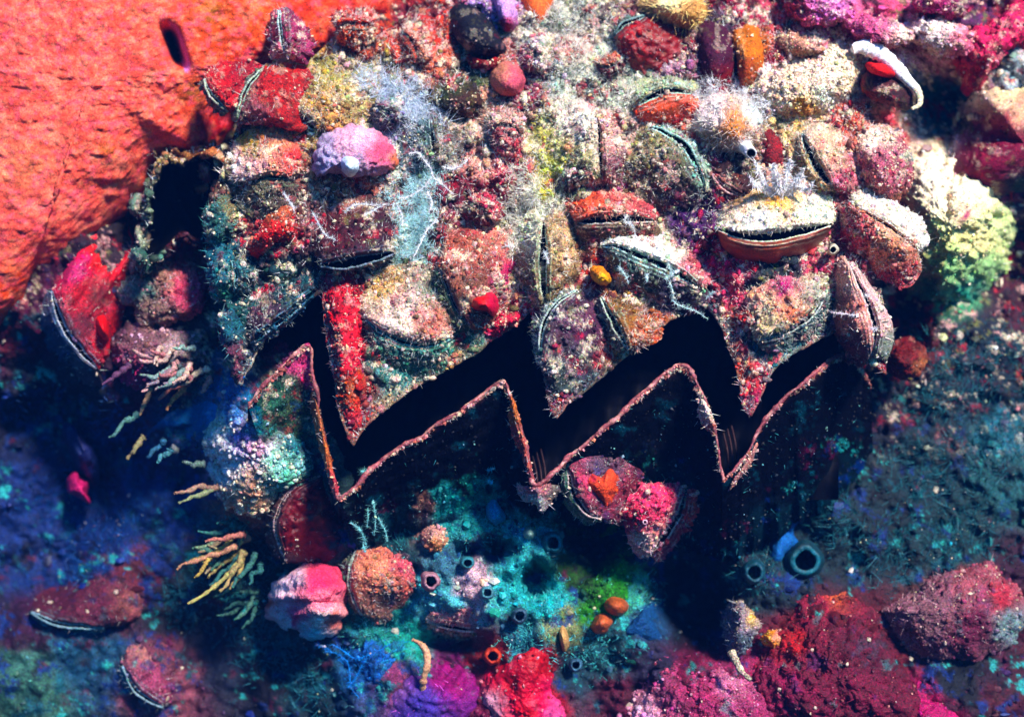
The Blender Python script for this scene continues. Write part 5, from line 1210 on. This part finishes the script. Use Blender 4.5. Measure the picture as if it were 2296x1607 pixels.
for i, f in enumerate(fing):
    p = cp(0, 950, 2.009, f)
    V, F = tube(wander([(x, y, 250 - 26 * j - 6 * i) for j, (x, y) in enumerate(p)], i), [8, 6.5, 6, 5, 4.5, 2.5], n=34, seg=9, rough=.45, seed=i)
    mk('finger', V, F, lin(cols[i]) * (0.7 + 0.5 * rng.random((len(V), 1))), M_SPONGE, t)
t = thing('finger_bryozoan', 'smaller spray of tan and pink fingers under the beaded grey crust', 'bryozoan', (400, 900, 300))
for i, (f, c) in enumerate([([(760, -30), (740, 20), (690, 118)], 'b09070'), ([(960, -60), (850, 0), (772, 62)], 'b87870'), ([(900, -10), (868, 40), (820, 100)], 'b88860'), ([(690, 110), (640, 140), (540, 230)], '4c7068'), ([(710, 230), (630, 350)], '807858'),
                            ([(800, 250), (725, 330)], '305870'), ([(825, 290), (780, 360)], '487880'), ([(1010, -110), (940, -60), (880, -30)], 'd8c8b0'), ([(1040, -50), (980, 20)], 'c09088'), ([(640, -130), (560, -60), (500, -20)], '604058')]):
    p = cp(0, 950, 2.009, f)
    V, F = tube(wander([(x, y, 290 - 16 * j - 4 * i) for j, (x, y) in enumerate(p)], i + 20), [8, 6.5, 6, 5, 4.5, 2.5], n=30, seg=9, rough=.45, seed=i + 20)
    mk('finger', V, F, lin(c) * (0.7 + 0.5 * rng.random((len(V), 1))), M_SPONGE, t)

HY = 'thin white threads strung over the shells'
threads('white_hydroid', 'branching white threads right of the lavender sea squirt', 'hydroid',
        [cp(450, 0, 2.678, q) for q in ([(1470, 1005), (1530, 1000), (1560, 1040), (1610, 1100), (1630, 1160), (1700, 1220), (1760, 1270)], [(1690, 1090), (1720, 1100), (1760, 1105), (1800, 1090), (1850, 1050)],
                                        [(1600, 1180), (1560, 1230), (1480, 1280), (1400, 1300)], [(1650, 1440), (1590, 1500), (1540, 1600), (1500, 1680)], [(1380, 1330), (1420, 1400), (1430, 1480)], [(1590, 1260), (1620, 1320), (1600, 1390)])],
        1.9, 'f4f8f8', HY, lift=66)
threads('white_hydroid', 'pale threads fringing the top of the dark maroon oyster', 'hydroid',
        [cp(450, 450, 2.678, q) for q in ([(1050, 190), (1080, 150), (1150, 130), (1240, 135), (1340, 130)], [(1180, 200), (1240, 170), (1290, 140)], [(840, 190), (880, 260), (920, 330), (1000, 370)], [(650, 60), (700, 130), (720, 180)])], 1.5, 'e0e8e8', HY, lift=108)
threads('white_hydroid', 'beaded pale threads dangling below the first valley of the lower shell', 'hydroid',
        [[(x / 1, y, 75 + 2 * j) for j, (x, y) in enumerate(cp(450, 900, 2.678, q))] for q in ([(1090, 1010), (1140, 1040), (1170, 1090), (1190, 1150)], [(1220, 800), (1240, 900), (1250, 1000), (1240, 1090)], [(1270, 980), (1310, 1050), (1330, 1130)], [(1190, 830), (1200, 950), (1195, 1040)], [(1160, 670), (1200, 672)], [(1170, 1160), (1180, 1200)])],
        1.5, '88c8c8', HY)
threads('white_hydroid', 'cyan scraps of thread in the black below the second peak', 'hydroid',
        [[(x, y, 140) for (x, y) in cp(1000, 900, 2.678, q)] for q in ([(140, 720), (200, 710), (260, 690), (300, 660)], [(150, 700), (200, 700)], [(510, 665), (560, 650)], [(515, 735), (540, 745)])], 2.4, '48b8c8', HY)
threads('white_hydroid', 'fine white threads bridging the slit of the level oyster', 'hydroid',
        [cp(1000, 450, 2.678, q) for q in ([(1420, 200), (1410, 240), (1460, 270), (1475, 330)], [(600, 410), (690, 405)], [(880, 440), (900, 490), (910, 520)])], 1.4, 'e8f0e8', HY, lift=66)
threads('white_hydroid', 'net of pale threads on the face of the grey green slanting oyster', 'hydroid',
        [cp(1400, 450, 2.678, q) for q in ([(600, 620), (660, 580), (690, 560)], [(630, 640), (650, 700), (660, 770), (740, 810), (800, 830), (880, 880)], [(480, 590), (480, 640)], [(300, 540), (340, 600), (360, 650)], [(870, 740), (920, 700)], [(620, 520), (640, 580)])], 1.5, 'c8e8e0', HY, lift=92)
threads('white_hydroid', 'single straight white thread across the pale pink cone shaped oyster', 'hydroid',
        [cp(1850, 450, 2.678, q) for q in ([(480, 838), (560, 845), (660, 860)], [(740, 940), (780, 950)], [(700, 725), (740, 735)])], 1.7, 'f0e0e0', HY, lift=128)
threads('blue_thread_tangle', 'fine blue strands sagging over the rock by the blue fibrous sponge', 'hydroid',
        [[(x, y) for x, y in cp(500, 1300, 3.532, q)] for q in ([(1040, 1020), (1130, 1040), (1220, 1100), (1250, 1200), (1260, 1330), (1330, 1420)], [(1100, 960), (1200, 1020), (1300, 1080), (1450, 1040), (1600, 960)], [(1240, 1330), (1300, 1250), (1350, 1150), (1400, 1080)], [(960, 960), (1080, 1010)])],
        2.2, '2080c8', None, w='r', lift=52)
threads('soft_spines', 'two little cream spines on the right end of the pale pink cone shaped oyster', 'shell',
        [[(1985, 758, float(surf(1985, 758)) - 90), (2003, 764, float(surf(1985, 758)) - 110)], [(1978, 812 - 90, float(surf(1980, 720)) - 90), (1993, 722 - 2, float(surf(1980, 720)) - 104)]], 4.0, 'ffe0c8', None, part='spine', beads=.1)
# folded layers of shell standing at the edge of the lower valve
for pl, c, h, sd in (([(1138, 872), (1150, 885), (1164, 930), (1178, 985), (1192, 1045), (1198, 1088), (1184, 1062), (1160, 1000), (1144, 965), (1138, 930), (1144, 900)], [(1155, 930, 30, 'a86030'), (1150, 960, 20, '984048'), (1180, 1040, 25, 'a05048')], 26, 1),
                     ([(696, 880), (708, 890), (722, 950), (738, 1010), (752, 1070), (758, 1118), (744, 1100), (728, 1040), (712, 980), (700, 930)], [(712, 920, 25, '9c6040'), (735, 1020, 25, 'b06038'), (748, 1080, 25, 'b84850')], 24, 2),
                     ([(1570, 890), (1584, 900), (1600, 935), (1606, 962), (1590, 968), (1572, 950), (1562, 920)], [(1585, 920, 20, 'c8b8a8'), (1590, 950, 14, 'b04828')], 22, 3),
                     ([(1160, 1085), (1196, 1092), (1230, 1085), (1262, 1096), (1240, 1120), (1216, 1150), (1200, 1128), (1170, 1120)], [(1200, 1100, 25, 'b06068'), (1190, 1120, 25, '90a8a0'), (1240, 1100, 20, '605850')], 24, 4),
                     ([(1640, 1078), (1660, 1050), (1690, 1000), (1700, 990), (1690, 1030), (1660, 1075), (1634, 1100)], 'b07870', 16, 5)):
    V, F = lump_mesh(pl, h, w='l', sink=14, rough=4, fine=9, seed=80 + sd, nr=26, na=90)
    Cc = tint(c, V[:, 0], V[:, 1], .35)
    mk('shell_fold', V, F, Cc, M_SHELL, giant)
    add_grains(giant, 'rim_crumbs', V, F, Cc, 240, pale=.45, hair=.2)

# flaky ledges of the crust at the upper right
def ledge(label, poly, col, h, w='r', zoff=0, turf=350):
    th = lump('crust_ledge', label, 'coralline algae', poly, h, col, M_REEF, w=w, rough=12, patch=.4, turf=turf, tk=dict(pale=.45, size=(1.5, 5)), zoff=zoff, pw=.6, wob=.22, cell=5, cell_px=13, group='ledges of coralline crust in the upper right corner')
ledge('orchid pink ledge of crust at the top edge, right of the orange drape', [(1760, -20), (1840, -40), (1900, -10), (1920, 30), (1870, 60), (1800, 55), (1760, 30)], [(1850, 10, 50, 'd070a8'), (1780, 20, 30, 'b04050')], 60, zoff=-50)
ledge('small tan ledge with a dark underside above the cream ridge', [(1735, 85), (1780, 75), (1830, 95), (1850, 120), (1800, 128), (1750, 118)], [(1780, 95, 30, 'b08068'), (1820, 110, 20, 'e0b098')], 50, zoff=-70)
ledge('pink and cream ledge right above the white crescent rim', [(1900, 50), (1960, 40), (2030, 60), (2060, 95), (2000, 110), (1930, 90)], [(1960, 70, 40, 'b85078'), (2020, 80, 30, 'f0c8b8')], 56, zoff=-70)
ledge('broad pale pink ledge near the right corner at the top', [(2040, 60), (2090, 40), (2160, 60), (2190, 105), (2150, 125), (2080, 110)], [(2090, 80, 40, 'f8dcd0'), (2150, 100, 30, 'd06880')], 56, zoff=-60)
ledge('crimson ledge at the right edge near the top corner', [(2150, 120), (2210, 60), (2290, 20), (2320, 60), (2260, 110), (2200, 190), (2165, 210)], [(2220, 90, 50, 'c82858'), (2180, 160, 30, 'b83040')], 50, zoff=-50)
ledge('magenta ledge at the top edge left of the corner', [(2080, -30), (2150, -30), (2160, 20), (2110, 35), (2060, 20)], [(2100, 0, 40, 'a83068'), (2150, 10, 20, '602040')], 50, zoff=-50)

# dense feathery hydroid growth over the middle of the giant shell
def fuzz(label, pts, n, col, hl, k=1.0, Vf=Vo, Ff=Fo, lift=0):
    pts = np.array(pts, float)
    def m(P):
        q = np.min(((P[:, 0:1] - pts[:, 0]) ** 2 + (P[:, 1:2] - pts[:, 1]) ** 2) / pts[:, 2] ** 2, axis=1)
        return (rng.random(len(P)) < np.exp(-q * 1.4)) & (fbm(P[:, 0] / 14, P[:, 1] / 14, 0, 12, 3) > -.15)
    cen = Vf[Ff].mean(1)
    q = np.min(((cen[:, 0:1] - pts[:, 0]) ** 2 + (cen[:, 1:2] - pts[:, 1]) ** 2) / pts[:, 2] ** 2, axis=1)
    sel = Ff[q < 2.2]
    V2 = Vf.copy(); V2[:, 2] -= lift
    g = grains(V2, sel, np.tile(lin(col) * .8, (len(V2), 1)), n, size=(1, 2.2), pale=.5, hair=.9, hlen=hl, hcol=col, hw=.5 if Vf is Vo else .9, mask=m)
    c = pts[:, :2].mean(0)
    o = mk('feathery_hydroid', g[0], g[1], g[2], M_TURF, None, smooth=False)
    tag(o, label, 'hydroid', kind='stuff')
fuzz('blue white feathery hydroid fuzz arching over the lavender sea squirt', [(860, 205, 45), (910, 235, 50), (950, 262, 40), (880, 250, 30), (820, 190, 30)], 9500, 'd8e4f4', (12, 46), lift=14)
fuzz('pale teal feathery hydroid fuzz in a column below the short vertical slit', [(930, 440, 45), (925, 500, 50), (930, 560, 42), (960, 400, 30), (890, 430, 30)], 11000, 'b8e0e0', (8, 36), lift=12)
fuzz('cream feathery fuzz above the longest vertical slit', [(1180, 410, 40), (1200, 450, 45), (1240, 470, 40), (1160, 480, 40), (1150, 540, 30)], 9000, 'f8f4d8', (8, 28), lift=16)
fuzz('cream and white tufts over the top centre of the giant shell', [(1300, 140, 55), (1360, 150, 45), (1290, 90, 40), (1250, 40, 45), (1280, 250, 40), (1400, 210, 30)], 11000, 'f4f0d8', (6, 24), lift=14)
fuzz('white fuzz on the rock between the soft coral and the cream ridge', [(1600, 200, 30), (1660, 215, 35), (1700, 240, 30), (1560, 215, 20)], 5000, 'f8f8f4', (8, 28), lift=20)
fuzz('yellow green tufts at the heart of the giant shell', [(1215, 400, 28), (1240, 350, 28), (1225, 300, 30)], 2400, 'e0d870', (6, 20), lift=14)

# ------------------------------------------------------------------ the sea water itself, faintly blue with suspended matter
hz = bpy.data.meshes.new('haze')
hv_ = [(x, y, z) for x in (-0.7, 0.7) for y in (-0.62, 0.45) for z in (-0.75, 0.98)]
hz.from_pydata(hv_, [], [(0, 1, 3, 2), (4, 6, 7, 5), (0, 4, 5, 1), (2, 3, 7, 6), (0, 2, 6, 4), (1, 5, 7, 3)])
hm = bpy.data.materials.new('sea_water')
hm.use_nodes = True
hm.node_tree.nodes.clear()
ho = hm.node_tree.nodes.new('ShaderNodeOutputMaterial')
hp = hm.node_tree.nodes.new('ShaderNodeVolumePrincipled')
hp.inputs['Color'].default_value = (0.02, 0.20, 0.9, 1)
hp.inputs['Density'].default_value = 0.055
hm.node_tree.links.new(hp.outputs[0], ho.inputs['Volume'])
hz.materials.append(hm)
hob = bpy.data.objects.new('haze', hz)
scene.collection.objects.link(hob)
hob['kind'] = 'stuff'
hob['label'] = 'faint blue sea water filling the whole scene'
hob['category'] = 'water'
# more shells crowding the gaps of the upper row
oyster('small maroon oyster wedged left of the level slit oyster', [(1262, 420), (1276, 400), (1300, 390)], [(1255, 395), (1268, 372), (1292, 372)], [(1270, 436), (1292, 432), (1308, 410)], '702838', '503038', gap=8, lift=30, turfA=250, turfB=150)
oyster('rosy brown oyster with a thin slit, between dark algae mound and pink flank', [(1096, 300), (1120, 280), (1150, 285), (1172, 310)], [(1092, 262), (1130, 240), (1170, 262)], [(1100, 340), (1140, 360), (1176, 345)], [(1130, 260, 40, 'c89080')], [(1130, 330, 40, 'b85058')], gap=8, lift=36, turfA=700, turfB=700)
oyster('faded red oyster with a slanting slit, left of the upright tan one', [(1048, 452), (1080, 470), (1104, 500)], [(1070, 430), (1112, 440), (1130, 480)], [(1030, 470), (1050, 500), (1084, 514)], [(1090, 450, 40, 'a83848')], '703030', gap=9, lift=34, turfA=450, turfB=300, lipc='c08070')
oyster('grey brown oyster with a curved slit just left of the white threads', [(842, 300 - 62), (872, 250), (890, 280)], [(860, 215), (900, 220), (920, 260)], [(830, 255), (845, 285), (874, 296)], '8890a0', '404858', gap=9, lift=36, turfA=400, turfB=200, hair=.5)
oyster('small dark teal oyster with a slit on the left end of the giant shell', [(520, 585), (530, 620), (524, 655)], [(545, 580), (575, 615), (552, 660)], [(506, 590), (503, 625), (510, 650)], '204c50', '183c44', gap=9, lift=34, turfA=300, turfB=100, pale=.12, lipc='50a0a0')
oyster('long dark teal oyster along the left lobe, its lower edge over the gape', [(560, 772), (610, 735), (660, 695), (706, 652)], [(560, 700), (620, 640), (680, 620), (712, 630)], [(585, 770), (640, 726), (700, 672)], [(600, 700, 40, '4c2c3c'), (640, 650, 50, '1c4448'), (690, 630, 30, '205458')], '1c4c5c', gap=9, lift=22, turfA=900, turfB=100, pale=.12, lipc='3c90a8', patch=(.6, .3))
oyster('reddish oyster with a short slit above the lavender sea squirt', [(752, 62), (790, 52), (832, 58)], [(745, 30), (800, 15), (850, 32)], [(758, 95), (800, 108), (840, 88)], [(800, 30, 40, 'b83828')], [(800, 80, 40, 'c04c28')], gap=9, lift=40, turfA=500, turfB=500, zoff=-20)
oyster('orange and cream oyster behind the blue white fuzz at the top', [(900, 70), (930, 100), (940, 140)], [(920, 50), (965, 70), (975, 130)], [(885, 85), (890, 120), (915, 145)], [(950, 90, 40, 'd07058')], 'a84030', gap=8, lift=38, turfA=600, turfB=400)
oyster('pink and white oyster with a steep slit under the lilac flap at the top', [(1186, 92), (1200, 120), (1196, 160)], [(1215, 85), (1238, 120), (1222, 160)], [(1172, 100), (1165, 130), (1178, 160)], 'f0d8c8', 'a05060', gap=8, lift=36, turfA=500, turfB=250, pale=.5)
oyster('rusty oyster with a level slit right of the dark sponge and above the cream crust', [(1396, 128), (1370, 148), (1340, 150)], [(1380, 110), (1350, 118), (1330, 134)], [(1400, 150), (1372, 172), (1345, 168)], 'c06850', '702030', gap=8, lift=34, turfA=300, turfB=200)
# ragged broken shell standing round the tall black hollow at the left
ringp = curve([(372, 352), (410, 366), (440, 344), (492, 352), (505, 392), (478, 430), (484, 480), (455, 545), (410, 528), (372, 560), (326, 600), (306, 560), (334, 500), (330, 450), (352, 400)], 260, closed=True)
bs = thing('broken_shell', 'tall broken shell with a ragged rim round a black hollow, beside the orange sponge', 'shell', (405, 450, 330))
rows = []
cxy = np.array([402, 450.0])
jagr = 1 + .09 * fbm(np.arange(260) / 4, 0, 0, 17, 3) + .05 * fbm(np.arange(260) / 1.5, 4, 0, 18, 2)
for k, z in ((1.14, 330), (1.06, 262), (1.0, 236), (.94, 245), (.86, 330), (.7, 430), (.35, 480), (.02, 490)):
    q = cxy + (ringp - cxy) * (k * (jagr if k > .9 else 1))[:, None] if k > .9 else cxy + (ringp - cxy) * k
    zz_ = z - (16 * fbm(np.arange(260) / 5, 9, 0, 19, 3) if .9 < k < 1.1 else 0)
    rows.append(np.concatenate([q, np.broadcast_to(zz_, (260,))[:, None]], 1))
G = np.stack(rows, 1)
V = G.reshape(-1, 3); F = grid_faces(260, len(rows), wrap=True)
C = tint([(350, 350, 40, '9c8458'), (430, 340, 40, '905838'), (485, 380, 30, 'a86050'), (475, 500, 40, '184850'), (400, 540, 40, '502028'), (330, 560, 30, '386458'), (335, 440, 40, '607060')], V[:, 0], V[:, 1], .4).reshape(260, -1, 3)
C[:, 4:] = lin('020208')  # bowl coloured near-black to paint the shade of the opening
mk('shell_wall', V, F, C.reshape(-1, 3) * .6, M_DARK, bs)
Vq = G[:, :4].reshape(-1, 3); Fq = grid_faces(260, 4, wrap=True); Cq = np.clip(C[:, :4].reshape(-1, 3) * .9, 0, .9)
add_lumplets(bs, Vq, Fq, Cq, 500, name='frill', size=(3, 12))
add_grains(bs, 'turf', Vq, Fq, Cq, 900, pale=.4, hair=.4, size=(1, 4), hlen=(6, 26))

# growth overhanging the left end of the giant shell
for lb, pl, c in (('dark teal algae tuft overhanging the upper left edge of the giant shell', [(462, 470), (490, 440), (520, 450), (530, 500), (505, 545), (478, 550), (460, 515)], [(490, 490, 30, '28605c'), (515, 470, 20, '8a7c50')]),
                  ('blue green algae tuft halfway down the left edge of the giant shell', [(470, 570), (500, 556), (524, 585), (520, 640), (496, 670), (474, 640), (464, 600)], [(495, 600, 30, '1c5c68'), (500, 650, 20, '347060')]),
                  ('dim teal algae tuft at the lower left tip of the giant shell', [(490, 700), (520, 690), (540, 740), (545, 800), (530, 850), (510, 800), (494, 750)], [(510, 730, 30, '14505c'), (530, 800, 25, '683848')])):
    lump('algae_tuft', lb, 'algae', pl, 40, c, M_REEF, w='u', rough=12, cell=7, cell_px=14, patch=.4, turf=700, tk=dict(pale=.15, hair=.55, hcol='58a8a8', hlen=(6, 24)), zoff=-14, group='algae tufts along the left end of the giant shell', wob=.2)

fuzz('dark teal green feathery algae over the rock at the right', [(2150, 860, 110), (2230, 1000, 90), (2080, 1080, 100), (2150, 1200, 100), (2000, 1230, 80), (1880, 1180, 60), (2270, 780, 60), (1700, 1280, 50)], 26000, '245c64', (12, 46), Vf=Vr, Ff=Fr)
fuzz('dark blue green feathery algae on the rock under the left end of the giant shell', [(560, 1250, 60), (500, 1330, 60), (620, 1450, 70), (700, 1540, 60), (420, 1350, 60), (560, 1400, 60), (480, 1180, 40), (430, 960, 40)], 16000, '286470', (10, 38), Vf=Vr, Ff=Fr)
fuzz('teal fuzz on the rock under the lower shell', [(900, 1170, 60), (1000, 1170, 60), (1130, 1160, 50), (850, 1400, 60), (1180, 1440, 60), (1330, 1450, 60), (1420, 1330, 50), (1250, 1350, 50)], 14000, '50a8a8', (6, 22), Vf=Vr, Ff=Fr)
fuzz('navy fuzz on the floor of the blue hollow at lower left', [(150, 1150, 110), (250, 1000, 90), (100, 950, 70), (300, 1180, 70), (200, 1250, 80)], 9000, '1c4c88', (10, 34), Vf=Vr, Ff=Fr)
# a dense bank of pale fingers growing out beside the shell
def bank(label, base, n, spread, ang, zl, colr, sd, ln=(50, 105)):
    r2 = np.random.default_rng(sd)
    bx_, by_ = base
    zb = float(surf(bx_, by_, 'r')) - zl
    th = thing('finger_bryozoan', label, 'bryozoan', (bx_, by_, zb + 30), 'finger bryozoans beside the left end of the giant shell')
    V, F = lump_mesh([(bx_ + spread * .9 * math.cos(a) * (1 + .3 * r2.random()), by_ + spread * .75 * math.sin(a) * (1 + .3 * r2.random())) for a in np.linspace(0, 2 * math.pi, 9)[:-1]], zl * .8, w='r', rough=10, cell=5, seed=sd, nr=30, na=80, pw=.9)
    C = tint(colr[0], V[:, 0], V[:, 1], .6)
    mk('holdfast', V, F, C * .6, M_REEF, th)
    add_grains(th, 'turf', V, F, C, 500, pale=.2, hair=.5, hcol='60a0a0')
    for i in range(n):
        a = ang + (r2.random() - .5) * 1.5
        L = ln[0] + (ln[1] - ln[0]) * r2.random()
        x0, y0 = bx_ + spread * (r2.random() - .5) * 1.4, by_ + spread * (r2.random() - .5) * 1.3
        p = [(x0, y0, zb + 10), (x0 + .5 * L * math.cos(a) + 4 * r2.normal(), y0 + .5 * L * math.sin(a) + 4 * r2.normal(), zb - 12), (x0 + L * math.cos(a + .15), y0 + L * math.sin(a + .15), zb - 22)]
        V, F = tube(wander(p, sd * 10 + i), [7, 6, 5.5, 5, 4, 2.2], n=26, seg=8, rough=.4, seed=i)
        c = lin(colr[1 + i % (len(colr) - 1)]) * .8
        mk('finger', V, F, np.clip(c * (0.55 + 0.7 * rng.random((len(V), 1))), 0, .9), M_SPONGE, th)
bank('pale pink and grey fingers bunched under the pink topped growth', (395, 815), 16, 60, 2.5, 125, ['604858', 'c89c98', '988890', 'b07878', '88a098', 'd8b8a8'], 31, (40, 85))
bank('green and tan fingers fanning left below the bead clump', (520, 1210), 15, 50, 2.5, 70, ['284c40', '789070', 'a09060', '507868', '98866c', '3c6c68'], 32, (55, 120))
bank('short dim teal fingers left of the striped sea squirt', (560, 1330), 9, 40, 2.3, 50, ['143c40', '2c6868', '507868', '386058'], 33, (35, 80))
